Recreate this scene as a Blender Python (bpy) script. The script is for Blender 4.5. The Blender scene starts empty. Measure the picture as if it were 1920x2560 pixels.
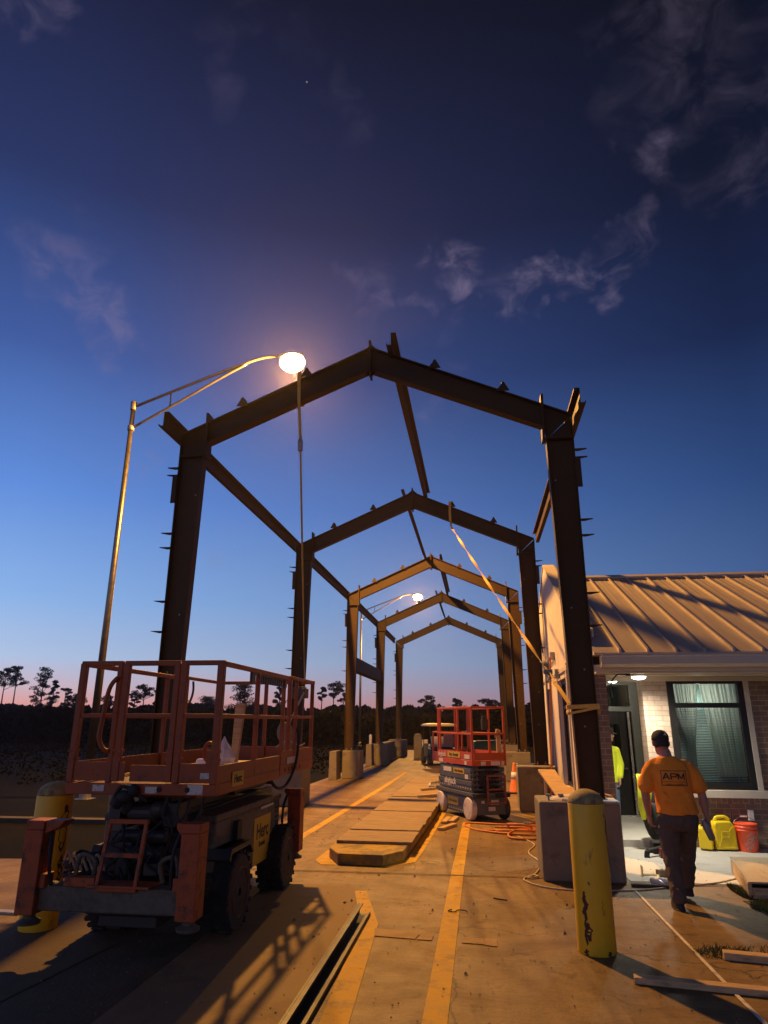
import bpy, bmesh, math, random
from mathutils import Vector, Matrix, noise
from mathutils.bvhtree import BVHTree
R = math.radians
PI = math.pi
C = bpy.context.scene.collection
scene = bpy.context.scene
random.seed(7)

# ---------------------------------------------------------------- camera
cam_d = bpy.data.cameras.new("camera")
cam = bpy.data.objects.new("camera", cam_d); C.objects.link(cam)
pitch, yaw, roll = R(17.25), R(7.72), R(0.206)
F = Vector((-math.sin(yaw)*math.cos(pitch), math.cos(yaw)*math.cos(pitch), math.sin(pitch)))
r0 = Vector((math.cos(yaw), math.sin(yaw), 0)); u0 = r0.cross(F)
rr = math.cos(roll)*r0 + math.sin(roll)*u0
uu = -math.sin(roll)*r0 + math.cos(roll)*u0
m = Matrix((rr, uu, -F)).transposed().to_4x4()
m.translation = Vector((0, 0, 1.75))
cam.matrix_world = m
cam_d.sensor_fit = 'VERTICAL'; cam_d.sensor_height = 36; cam_d.sensor_width = 27
cam_d.lens = 1687.3/2560*36
cam_d.clip_end = 3000; cam_d.clip_start = 0.05
scene.camera = cam
scene.render.resolution_x = 768; scene.render.resolution_y = 1024
scene.view_settings.view_transform = 'Standard'
scene.view_settings.look = 'None'
scene.view_settings.exposure = 0.0
scene.view_settings.gamma = 1

# ---------------------------------------------------------------- world (dusk sky after sunset, glow to the left)
world = bpy.data.worlds.new("World"); scene.world = world
world.use_nodes = True
nt = world.node_tree; nt.nodes.clear()
def N(t, tree=None, **kw):
    n = (tree or nt).nodes.new(t)
    for k, v in kw.items(): setattr(n, k, v)
    return n
def L(a, b, tree=None): (tree or nt).links.new(a, b)
def M_(op, a, b=None, c=None, tree=None, clamp=False):
    n = (tree or nt).nodes.new('ShaderNodeMath'); n.operation = op; n.use_clamp = clamp
    for i, v in enumerate((a, b, c)):
        if v is None: continue
        if isinstance(v, (int, float)): n.inputs[i].default_value = v
        else: (tree or nt).links.new(v, n.inputs[i])
    return n.outputs[0]
def srgb(r, g, b):
    f = lambda c: (c/255)/12.92 if c/255 <= .04045 else ((c/255+.055)/1.055)**2.4
    return (f(r), f(g), f(b), 1)
def ramp(fac, stops, tree=None, interp='EASE'):
    n = (tree or nt).nodes.new('ShaderNodeValToRGB'); n.color_ramp.interpolation = interp
    e = n.color_ramp.elements
    while len(e) > 1: e.remove(e[-1])
    e[0].position = stops[0][0]; e[0].color = stops[0][1]
    for p, c in stops[1:]:
        x = e.new(p); x.color = c
    (tree or nt).links.new(fac, n.inputs[0])
    return n.outputs[0]
tc = N('ShaderNodeTexCoord')
sep = N('ShaderNodeSeparateXYZ'); L(tc.outputs['Generated'], sep.inputs[0])
el = M_('DIVIDE', M_('ARCSINE', sep.outputs[2]), PI/2)          # 0 horizon .. 1 zenith
az = M_('DIVIDE', M_('ARCTAN2', sep.outputs[0], sep.outputs[1]), PI)   # -1..1, 0 = along the road, negative = left
t_az = M_('ADD', M_('MULTIPLY', az, 3.0), 0.62, clamp=True)        # 0 at the left glow, 1 to the right
SKY_L = [(0.0, srgb(212,124,126)), (.013, srgb(226,162,156)), (.028, srgb(206,186,200)), (.050, srgb(178,198,230)), (.10, srgb(140,180,234)),
         (.19, srgb(96,142,220)), (.31, srgb(62,92,160)), (.44, srgb(40,54,100)), (.60, srgb(26,30,56)), (1, srgb(13,15,28))]
SKY_R = [(0.0, srgb(110,92,112)), (.015, srgb(104,100,126)), (.045, srgb(88,104,142)), (.11, srgb(68,96,146)),
         (.20, srgb(44,72,124)), (.32, srgb(25,38,74)), (.44, srgb(17,24,46)), (.60, srgb(13,16,28)), (1, srgb(9,10,17))]
skyl = ramp(el, SKY_L, interp='LINEAR'); skyr = ramp(el, SKY_R, interp='LINEAR')
mx = N('ShaderNodeMix', data_type='RGBA'); L(t_az, mx.inputs[0]); L(skyl, mx.inputs[6]); L(skyr, mx.inputs[7])
# thin wisps of cloud in a few parts of the sky (world directions)
wn = N('ShaderNodeTexNoise'); wn.inputs['Scale'].default_value = 17; wn.inputs['Detail'].default_value = 4
wn.inputs['Roughness'].default_value = .62; wn.inputs['Distortion'].default_value = .6
mp = N('ShaderNodeMapping'); mp.inputs['Scale'].default_value = (1, 1, 1.5); mp.inputs['Rotation'].default_value = (0, .5, .3)
L(tc.outputs['Generated'], mp.inputs[0]); L(mp.outputs[0], wn.inputs[0])
wisp = M_('POWER', M_('MULTIPLY', M_('SUBTRACT', wn.outputs[0], .37), 3.6, clamp=True), 1.5)
def pix(x, y):
    return ((x-960)/1687.3*rr - (y-1280)/1687.3*uu + F).normalized()
mask = None
wz = N('ShaderNodeTexNoise'); wz.inputs['Scale'].default_value = 16; wz.inputs['Detail'].default_value = 5; L(tc.outputs['Generated'], wz.inputs[0])
ws = N('ShaderNodeVectorMath', operation='SUBTRACT'); L(wz.outputs['Color'], ws.inputs[0]); ws.inputs[1].default_value = (.5,.5,.5)
wk = N('ShaderNodeVectorMath', operation='SCALE'); L(ws.outputs[0], wk.inputs[0]); wk.inputs['Scale'].default_value = .15
wa = N('ShaderNodeVectorMath', operation='ADD'); L(tc.outputs['Generated'], wa.inputs[0]); L(wk.outputs[0], wa.inputs[1])
wd = N('ShaderNodeVectorMath', operation='NORMALIZE'); L(wa.outputs[0], wd.inputs[0])
for (x, y, w, a) in ((925,710,2.6,.5), (935,660,2.0,.35), (950,730,2,.4), (1060,630,1.5,.6), (1165,690,2.2,1.0), (1150,665,1.5,.7), (1290,735,2.0,.8), (1370,695,1.8,1.0), (1395,680,1.5,.8), (1440,730,1.6,.6), (1480,670,2.4,.9), (1530,655,2.2,.8), (1590,635,2.2,.5), (1600,550,1.8,.3), (1050,758,1.6,.5), (960,740,1.6,.5), (1140,825,1.8,.3),
                     (1612,365,2.4,.9), (1585,400,2.0,.5), (1740,190,7,.30), (1850,250,7,.30), (1880,420,4,.30), (1700,60,4.5,.48), (1880,110,5,.22), (1800,330,5,.22), (140,650,3,.42), (185,690,2.6,.5), (230,740,2.6,.75), (215,600,1.6,.3), (280,830,2.4,.6), (400,1155,2.4,.5), (340,1157,1.6,.25), (390,1200,3,.16), (390,1320,3,.14), (1125,1000,3,.34), (1010,970,3,.12),
                     (550,200,2.2,.26), (610,45,2.6,.22), (775,95,2.4,.14), (95,3,2.6,1.0), (860,275,2,.2), (900,345,2,.24), (1480,110,2,.3), (560,1345,2,.2), (1270,700,2,.3)):
    d = pix(x, y)
    vm = N('ShaderNodeVectorMath', operation='DOT_PRODUCT'); L(wd.outputs[0], vm.inputs[0]); vm.inputs[1].default_value = d
    cw = math.cos(R(w))
    g = M_('MULTIPLY', M_('POWER', M_('DIVIDE', M_('SUBTRACT', vm.outputs['Value'], cw), 1-cw, clamp=True), 1.2), a*(.50 if y < 500 else .66))
    mask = g if mask is None else M_('MAXIMUM', mask, g)
cl = M_('MULTIPLY', M_('MULTIPLY', mask, wisp), M_('SUBTRACT', 1.15, M_('MULTIPLY', el, 1.2)), clamp=True)
mc = N('ShaderNodeMix', data_type='RGBA'); L(cl, mc.inputs[0]); L(mx.outputs[2], mc.inputs[6])
mc.inputs[7].default_value = srgb(138,124,154)
# one faint star
sd = N('ShaderNodeVectorMath', operation='DOT_PRODUCT'); L(tc.outputs['Generated'], sd.inputs[0]); sd.inputs[1].default_value = pix(767, 205)
star = M_('MULTIPLY', M_('GREATER_THAN', sd.outputs['Value'], math.cos(R(.055))), .25)
ad = N('ShaderNodeMix', data_type='RGBA', blend_type='ADD'); ad.inputs[0].default_value = 1
L(mc.outputs[2], ad.inputs[6]); L(star, ad.inputs[7])
# a little physical dusk sky on top (sun just under the horizon, to the left)
ns = N('ShaderNodeTexSky'); ns.sky_type = 'NISHITA'; ns.sun_disc = False
ns.sun_elevation = R(-4); ns.sun_rotation = R(-55)
ad2 = N('ShaderNodeMix', data_type='RGBA', blend_type='ADD'); ad2.inputs[0].default_value = .008
L(ad.outputs[2], ad2.inputs[6]); L(ns.outputs[0], ad2.inputs[7])
bg = N('ShaderNodeBackground'); L(ad2.outputs[2], bg.inputs[0]); bg.inputs[1].default_value = 1.0
wo = N('ShaderNodeOutputWorld'); L(bg.outputs[0], wo.inputs[0])

SODIUM = (1.0, 0.46, 0.09)
LAMP_W = 11800
# ---------------------------------------------------------------- materials
def mat(name, col, rough=.6, metal=0, var=.25, scale=6, bump=0, bscale=40, spec=.5, dirt=None, dscale=2, damt=.5, emit=None, es=0, coord='Object', stretch=None):
    """Principled material with a two-scale noise in its colour and roughness; dirt = second colour in patches."""
    mt = bpy.data.materials.new(name); mt.use_nodes = True
    t = mt.node_tree; b = t.nodes['Principled BSDF']
    tcn = N('ShaderNodeTexCoord', t)
    src = tcn.outputs[coord]
    if stretch:
        mpn = N('ShaderNodeMapping', t); mpn.inputs['Scale'].default_value = stretch; L(src, mpn.inputs[0], t); src = mpn.outputs[0]
    n1 = N('ShaderNodeTexNoise', t); n1.inputs['Scale'].default_value = scale; n1.inputs['Detail'].default_value = 6; n1.inputs['Roughness'].default_value = .65
    L(src, n1.inputs[0], t)
    c = Vector(col[:3])
    out = ramp(n1.outputs[0], [(.25, (*(c*(1-var)), 1)), (.75, (*[min(1, k) for k in c*(1+var)], 1))], t, 'LINEAR')
    if dirt:
        n2 = N('ShaderNodeTexNoise', t); n2.inputs['Scale'].default_value = dscale; n2.inputs['Detail'].default_value = 9; n2.inputs['Roughness'].default_value = .7
        L(src, n2.inputs[0], t)
        k = M_('MULTIPLY', M_('MULTIPLY', M_('SUBTRACT', n2.outputs[0], .62-.25*damt, tree=t), 9, tree=t, clamp=True), .85, tree=t)
        mm = N('ShaderNodeMix', t, data_type='RGBA'); L(k, mm.inputs[0], t); L(out, mm.inputs[6], t); mm.inputs[7].default_value = (*dirt[:3], 1)
        out = mm.outputs[2]
    L(out, b.inputs['Base Color'], t)
    L(M_('ADD', M_('MULTIPLY', n1.outputs[0], .3, tree=t), rough-.15, tree=t, clamp=True), b.inputs['Roughness'], t)
    b.inputs['Metallic'].default_value = metal
    b.inputs['Specular IOR Level'].default_value = spec
    if bump:
        n3 = N('ShaderNodeTexNoise', t); n3.inputs['Scale'].default_value = bscale; n3.inputs['Detail'].default_value = 5
        L(src, n3.inputs[0], t)
        bp = N('ShaderNodeBump', t); bp.inputs['Strength'].default_value = bump; bp.inputs['Distance'].default_value = .01
        L(n3.outputs[0], bp.inputs['Height'], t); L(bp.outputs[0], b.inputs['Normal'], t)
    if emit:
        b.inputs['Emission Color'].default_value = (*emit[:3], 1); b.inputs['Emission Strength'].default_value = es
    return mt

def ground_mat():
    mt = bpy.data.materials.new('road_concrete'); mt.use_nodes = True
    t = mt.node_tree; b = t.nodes['Principled BSDF']
    tcn = N('ShaderNodeTexCoord', t); src = tcn.outputs['Object']
    def noise_(s, d, r, dist=0, st=None):
        v = src
        if st:
            q = N('ShaderNodeMapping', t); q.inputs['Scale'].default_value = st; L(src, q.inputs[0], t); v = q.outputs[0]
        n = N('ShaderNodeTexNoise', t); n.inputs['Scale'].default_value = s; n.inputs['Detail'].default_value = d; n.inputs['Roughness'].default_value = r; n.inputs['Distortion'].default_value = dist
        L(v, n.inputs[0], t); return n.outputs[0]
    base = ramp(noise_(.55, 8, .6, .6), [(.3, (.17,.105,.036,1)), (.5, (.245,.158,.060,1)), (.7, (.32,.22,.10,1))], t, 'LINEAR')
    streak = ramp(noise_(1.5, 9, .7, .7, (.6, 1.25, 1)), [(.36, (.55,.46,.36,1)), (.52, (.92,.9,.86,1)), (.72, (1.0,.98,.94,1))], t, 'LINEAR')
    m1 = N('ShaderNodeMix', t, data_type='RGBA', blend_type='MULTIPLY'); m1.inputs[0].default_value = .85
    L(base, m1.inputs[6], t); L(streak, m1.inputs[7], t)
    spots = ramp(noise_(4.5, 6, .6, 1.2), [(.60, (1,1,1,1)), (.68, (.42,.34,.26,1))], t, 'LINEAR')
    m2 = N('ShaderNodeMix', t, data_type='RGBA', blend_type='MULTIPLY'); m2.inputs[0].default_value = .8
    L(m1.outputs[2], m2.inputs[6], t); L(spots, m2.inputs[7], t)
    fine = ramp(noise_(55, 4, .7), [(.3, (.72,.72,.72,1)), (.7, (1,1,1,1))], t, 'LINEAR')
    m3 = N('ShaderNodeMix', t, data_type='RGBA', blend_type='MULTIPLY'); m3.inputs[0].default_value = .8
    L(m2.outputs[2], m3.inputs[6], t); L(fine, m3.inputs[7], t)
    scuff = ramp(noise_(2.4, 10, .8, 2.2, (1, 2.6, 1)), [(.66, (0,0,0,1)), (.72, (.5,.5,.5,1))], t, 'LINEAR')
    m4 = N('ShaderNodeMix', t, data_type='RGBA'); L(scuff, m4.inputs[0], t); L(m3.outputs[2], m4.inputs[6], t); m4.inputs[7].default_value = (.38,.29,.18,1)
    vo = N('ShaderNodeTexVoronoi', t); vo.feature = 'DISTANCE_TO_EDGE'; vo.inputs['Scale'].default_value = .42
    wv = N('ShaderNodeVectorMath', t, operation='ADD'); L(src, wv.inputs[0], t)
    ww = N('ShaderNodeTexNoise', t); ww.inputs['Scale'].default_value = 2.2; ww.inputs['Detail'].default_value = 7; L(src, ww.inputs[0], t)
    wsc = N('ShaderNodeVectorMath', t, operation='SCALE'); L(ww.outputs['Color'], wsc.inputs[0], t); wsc.inputs['Scale'].default_value = .55; L(wsc.outputs[0], wv.inputs[1], t); L(wv.outputs[0], vo.inputs[0], t)
    crack = M_('MULTIPLY', M_('LESS_THAN', vo.outputs['Distance'], .004, tree=t), M_('GREATER_THAN', noise_(.7, 3, .5), .52, tree=t), tree=t)
    bands = ramp(noise_(1.0, 5, .6, .3, (2.6, .10, 1)), [(.38, (.60,.56,.50,1)), (.55, (1,1,1,1))], t, 'LINEAR')
    m5 = N('ShaderNodeMix', t, data_type='RGBA', blend_type='MULTIPLY'); m5.inputs[0].default_value = .7; L(m4.outputs[2], m5.inputs[6], t); L(bands, m5.inputs[7], t)
    grit = ramp(noise_(16, 9, .85, .4, (.7, 1.6, 1)), [(.33, (.50,.44,.36,1)), (.50, (1,1,1,1)), (.68, (1.25,1.22,1.15,1))], t, 'LINEAR')
    m6 = N('ShaderNodeMix', t, data_type='RGBA', blend_type='MULTIPLY'); m6.inputs[0].default_value = .8; L(m5.outputs[2], m6.inputs[6], t); L(grit, m6.inputs[7], t)
    m7 = N('ShaderNodeMix', t, data_type='RGBA'); L(M_('MULTIPLY', crack, .8, tree=t), m7.inputs[0], t); L(m6.outputs[2], m7.inputs[6], t); m7.inputs[7].default_value = (.03,.02,.012,1)
    L(m7.outputs[2], b.inputs['Base Color'], t)
    L(M_('ADD', M_('MULTIPLY', noise_(3, 6, .6), .35, tree=t), .5, tree=t), b.inputs['Roughness'], t)
    bp = N('ShaderNodeBump', t); bp.inputs['Strength'].default_value = .35; bp.inputs['Distance'].default_value = .01
    L(noise_(30, 8, .7), bp.inputs['Height'], t); L(bp.outputs[0], b.inputs['Normal'], t)
    return mt

def brick_mat(name, c1, c2, mortar, axis='X', rough=.85, soldier=False):
    mt = bpy.data.materials.new(name); mt.use_nodes = True
    t = mt.node_tree; b = t.nodes['Principled BSDF']
    tcn = N('ShaderNodeTexCoord', t); s = N('ShaderNodeSeparateXYZ', t); L(tcn.outputs['Object'], s.inputs[0], t)
    cb = N('ShaderNodeCombineXYZ', t)
    a, z = s.outputs[0 if axis == 'X' else 1], s.outputs[2]
    if soldier: a, z = z, a
    L(a, cb.inputs[0], t); L(z, cb.inputs[1], t)
    br = N('ShaderNodeTexBrick', t); L(cb.outputs[0], br.inputs[0], t)
    br.inputs['Scale'].default_value = 1; br.inputs['Brick Width'].default_value = .205; br.inputs['Row Height'].default_value = .077
    br.inputs['Mortar Size'].default_value = .006; br.inputs['Mortar Smooth'].default_value = .25; br.inputs['Bias'].default_value = -.1
    br.inputs['Color1'].default_value = (*c1, 1); br.inputs['Color2'].default_value = (*c2, 1); br.inputs['Mortar'].default_value = (*mortar, 1)
    n = N('ShaderNodeTexNoise', t); n.inputs['Scale'].default_value = 9; n.inputs['Detail'].default_value = 7; L(tcn.outputs['Object'], n.inputs[0], t)
    v = ramp(n.outputs[0], [(.3, (.72,.72,.72,1)), (.7, (1,1,1,1))], t, 'LINEAR')
    mm = N('ShaderNodeMix', t, data_type='RGBA', blend_type='MULTIPLY'); mm.inputs[0].default_value = 1
    L(br.outputs['Color'], mm.inputs[6], t); L(v, mm.inputs[7], t); L(mm.outputs[2], b.inputs['Base Color'], t)
    b.inputs['Roughness'].default_value = rough
    bp = N('ShaderNodeBump', t); bp.inputs['Strength'].default_value = .6; bp.inputs['Distance'].default_value = .01
    L(M_('SUBTRACT', M_('MULTIPLY', n.outputs[0], .3, tree=t), br.outputs['Fac'], tree=t), bp.inputs['Height'], t); L(bp.outputs[0], b.inputs['Normal'], t)
    return mt

def glass_mat(name, tint, refl=.12, rough=.02):
    mt = bpy.data.materials.new(name); mt.use_nodes = True
    t = mt.node_tree; t.nodes.clear()
    tr = N('ShaderNodeBsdfTransparent', t); tr.inputs[0].default_value = (*tint, 1)
    gl = N('ShaderNodeBsdfGlossy', t); gl.inputs['Roughness'].default_value = rough
    fr = N('ShaderNodeFresnel', t); fr.inputs[0].default_value = 1.5
    mxs = N('ShaderNodeMixShader', t); L(M_('ADD', fr.outputs[0], refl, tree=t, clamp=True), mxs.inputs[0], t)
    L(tr.outputs[0], mxs.inputs[1], t); L(gl.outputs[0], mxs.inputs[2], t)
    o = N('ShaderNodeOutputMaterial', t); L(mxs.outputs[0], o.inputs[0], t)
    return mt

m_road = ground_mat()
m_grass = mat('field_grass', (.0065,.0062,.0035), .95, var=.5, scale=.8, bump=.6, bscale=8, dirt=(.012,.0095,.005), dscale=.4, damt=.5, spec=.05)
m_conc = mat('cast_concrete', (.22,.18,.115), .85, var=.2, scale=3, bump=.4, bscale=25, dirt=(.13,.105,.07), dscale=2.5, damt=.35)
m_concl = mat('porch_concrete', (.5,.48,.43), .8, var=.1, scale=3, bump=.25, bscale=30, dirt=(.36,.33,.27), dscale=1.3, damt=.3)
m_yline = mat('yellow_road_paint', (.50,.285,.008), .75, var=.25, scale=5, dirt=(.25,.155,.05), dscale=4.5, damt=.38)
m_tape = mat('worn_buff_marking', (.36,.24,.13), .8, var=.15, scale=8, dirt=(.26,.17,.075), dscale=2.5, damt=.85)
m_white = mat('white_road_paint', (.62,.58,.5), .8, var=.2, scale=20, dirt=(.3,.26,.2), dscale=8, damt=.4)
m_joint = mat('joint_sealant', (.035,.028,.02), .9, var=.3)
m_steel = mat('red_oxide_primer', (.052,.027,.006), .6, var=.22, scale=3, bump=.05, bscale=20, dirt=(.070,.036,.010), dscale=5, damt=.22, spec=.25)
m_galv = mat('galvanised_steel', (.20,.175,.14), .40, metal=.85, var=.2, scale=8)
m_dgalv = mat('dull_zinc', (.30,.29,.27), .5, metal=.6, var=.2, scale=8)
m_orange = mat('orange_lift_paint', (.30,.064,.008), .55, var=.18, scale=5, dirt=(.11,.03,.015), dscale=9, damt=.25, bump=.08)
m_orangeb = mat('orange_red_lift_paint', (.42,.065,.014), .5, var=.15, scale=6, dirt=(.25,.07,.03), dscale=9, damt=.2)
m_worn = mat('worn_orange_paint', (.36,.068,.010), .6, var=.2, scale=6, dirt=(.05,.03,.022), dscale=11, damt=.42, bump=.15)
m_lgrey = mat('weathered_machine_grey', (.12,.10,.07), .7, var=.3, scale=9, dirt=(.07,.055,.04), dscale=6, damt=.55, bump=.2)
m_mgrey = mat('dark_machine_grey', (.028,.028,.026), .55, var=.25, scale=6, dirt=(.055,.045,.032), dscale=8, damt=.25)
m_bgrey = mat('blue_grey_paint', (.075,.085,.095), .5, var=.2, scale=6, dirt=(.13,.11,.08), dscale=9, damt=.2)
m_black = mat('black_rubber', (.018,.018,.018), .75, var=.3, scale=12, bump=.2)
m_tyre = mat('tyre_rubber', (.028,.026,.024), .85, var=.3, scale=14, bump=.3, dirt=(.08,.06,.04), dscale=9, damt=.35)
m_rim = mat('red_wheel_rim', (.20,.045,.03), .6, var=.25, scale=10, dirt=(.07,.04,.03), dscale=9, damt=.4)
m_whitet = mat('white_non_marking_tyre', (.62,.56,.48), .8, var=.12, scale=12, dirt=(.35,.29,.22), dscale=9, damt=.3)
m_byel = mat('yellow_bollard_paint', (.76,.46,.012), .5, var=.1, scale=4, dirt=(.09,.05,.03), dscale=4, damt=.07, stretch=(2.2,2.2,.7))
m_stickw = mat('white_sticker', (.60,.56,.48), .6, var=.12, scale=20, dirt=(.3,.25,.2), dscale=20, damt=.3)
m_sticky = mat('yellow_sticker', (.52,.34,.02), .5, var=.1, scale=9)
m_ink = mat('black_ink', (.015,.015,.015), .6, var=.1)
m_inkw = mat('pale_ink', (.62,.60,.56), .6, var=.1)
m_wood = mat('pine_lumber', (.50,.34,.17), .75, var=.28, scale=5, bump=.2, bscale=30, stretch=(1,9,9), dirt=(.25,.15,.07), dscale=4, damt=.3)
m_deck = mat('weathered_deck_boards', (.30,.215,.12), .85, var=.3, scale=4, bump=.3, bscale=25, stretch=(1.2,9,1), dirt=(.17,.12,.08), dscale=2.5, damt=.42)
m_ply = mat('plywood', (.45,.35,.22), .75, var=.18, scale=3, bump=.1, stretch=(6,1,1), dirt=(.3,.22,.13), dscale=3, damt=.3)
m_roof = mat('tan_metal_roof', (.42,.36,.29), .42, var=.08, scale=1.2, metal=.15, stretch=(8,1,1), dirt=(.34,.28,.22), dscale=3, damt=.25)
m_trim = mat('cream_trim', (.52,.46,.37), .6, var=.08, scale=3)
m_stucco = mat('pale_stucco', (.62,.55,.47), .85, var=.07, scale=5, bump=.35, bscale=60, dirt=(.45,.38,.31), dscale=1.5, damt=.2)
m_brickx = brick_mat('tan_brick', (.26,.16,.105), (.20,.12,.08), (.36,.29,.22), 'X')
m_brickp = brick_mat('pale_pillar_brick', (.50,.38,.29), (.42,.31,.235), (.33,.26,.2), 'X')
m_bricky = brick_mat('tan_brick_side', (.26,.16,.105), (.20,.12,.08), (.36,.29,.22), 'Y')
m_bricks = brick_mat('soldier_course_brick', (.27,.165,.11), (.21,.125,.085), (.36,.29,.22), 'X', soldier=True)
m_frame = mat('dark_bronze_frame', (.022,.020,.018), .4, metal=.3, var=.2)
m_alum = mat('grey_door_frame', (.20,.21,.19), .45, metal=.4, var=.1)
m_curt = mat('pale_curtain', (.72,.72,.67), .9, var=.10, scale=3, stretch=(4,4,.4))
m_blind = mat('blind_slat', (.52,.60,.55), .6, var=.08)
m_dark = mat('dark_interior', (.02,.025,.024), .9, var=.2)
m_glass = glass_mat('window_glass', (.88,.95,.91), .03)
m_dglass = glass_mat('dark_glass', (.16,.24,.22), .12)
m_hose = mat('orange_air_hose', (.62,.20,.035), .5, var=.12, scale=10)
m_cord = mat('pale_cord', (.55,.45,.28), .7, var=.15)
m_strap = mat('yellow_webbing', (.80,.45,.07), .7, var=.15, scale=30, bump=.3, bscale=120)
m_cone = mat('orange_cone_plastic', (.72,.20,.03), .5, var=.12, scale=8, dirt=(.3,.12,.05), dscale=9, damt=.25)
m_conew = mat('cone_reflective_band', (.75,.70,.62), .4, var=.1)
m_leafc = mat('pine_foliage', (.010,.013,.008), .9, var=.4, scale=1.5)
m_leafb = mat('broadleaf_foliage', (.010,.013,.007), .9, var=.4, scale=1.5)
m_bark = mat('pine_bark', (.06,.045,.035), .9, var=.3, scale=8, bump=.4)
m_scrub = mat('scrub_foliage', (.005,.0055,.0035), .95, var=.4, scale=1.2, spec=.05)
m_jerry = mat('yellow_can_plastic', (.80,.58,.01), .38, var=.06, scale=5, dirt=(.35,.25,.05), dscale=12, damt=.2)
m_bucket = mat('orange_bucket_plastic', (.85,.10,.03), .4, var=.05, scale=5)
m_skin = mat('skin', (.42,.20,.13), .55, var=.1, scale=18)
m_shirt = mat('orange_tshirt', (.95,.29,.02), .9, var=.08, scale=7, bump=.5, bscale=9)
m_trous = mat('brown_work_trousers', (.10,.072,.052), .9, var=.2, scale=9, bump=.6, bscale=12)
m_boot = mat('dark_boot', (.035,.025,.02), .7, var=.2)
m_cap = mat('dark_cap', (.03,.025,.022), .85, var=.15)
m_hair = mat('dark_hair', (.025,.018,.014), .8, var=.3)
m_hivis = mat('hi_vis_yellow', (.78,.90,.04), .8, var=.08, scale=6, bump=.3, bscale=12)
m_jean = mat('blue_jeans', (.10,.15,.24), .9, var=.15)
m_green = mat('green_tank_paint', (.03,.06,.02), .5, var=.2)
m_canopy = mat('cream_canopy', (.50,.40,.24), .5, var=.08)
m_plastic = mat('clear_plastic', (.75,.72,.66), .15, var=.1)
m_rope = mat('frayed_rope', (.45,.38,.26), .8, var=.2)
m_bulb = mat('lit_sodium_glass', (1,.7,.3), .3, emit=(1,.60,.20), es=40)
m_porch = mat('lit_white_lens', (1,1,.9), .3, emit=(1,.97,.84), es=16)

# ---------------------------------------------------------------- mesh helpers
def islands(bm):
    """groups of faces: loose pieces, near ones kept together (closer than half the larger one's longest side)"""
    seen = set(); isl_ = []
    for f in bm.faces:
        if f in seen: continue
        st = [f]; seen.add(f); g = []
        while st:
            q = st.pop(); g.append(q)
            for v in q.verts:
                for h in v.link_faces:
                    if h not in seen: seen.add(h); st.append(h)
        isl_.append(g)
        if len(isl_) > 150: return [list(bm.faces)]
    bb = []
    for g in isl_:
        cs = [v.co for f in g for v in f.verts]
        bb.append((Vector([min(c[i] for c in cs) for i in range(3)]), Vector([max(c[i] for c in cs) for i in range(3)])))
    size = [max(h-l) for l, h in bb]
    par = list(range(len(isl_)))
    def fd(i):
        while par[i] != i: i = par[i]
        return i
    for i in range(len(isl_)):
        for j in range(i):
            gap = Vector([max(0, bb[i][0][k]-bb[j][1][k], bb[j][0][k]-bb[i][1][k]) for k in range(3)]).length
            if gap <= max(.019, .49*max(size[i], size[j])): par[fd(i)] = fd(j)
    out = {}
    for i, g in enumerate(isl_): out.setdefault(fd(i), []).extend(g)
    return list(out.values())
WHOLE = {'crown', 'body', 'tshirt', 'trousers', 'jeans', 'hi_vis_jacket', 'venetian_blind', 'hose', 'rope', 'scissor_stack'}
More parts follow.
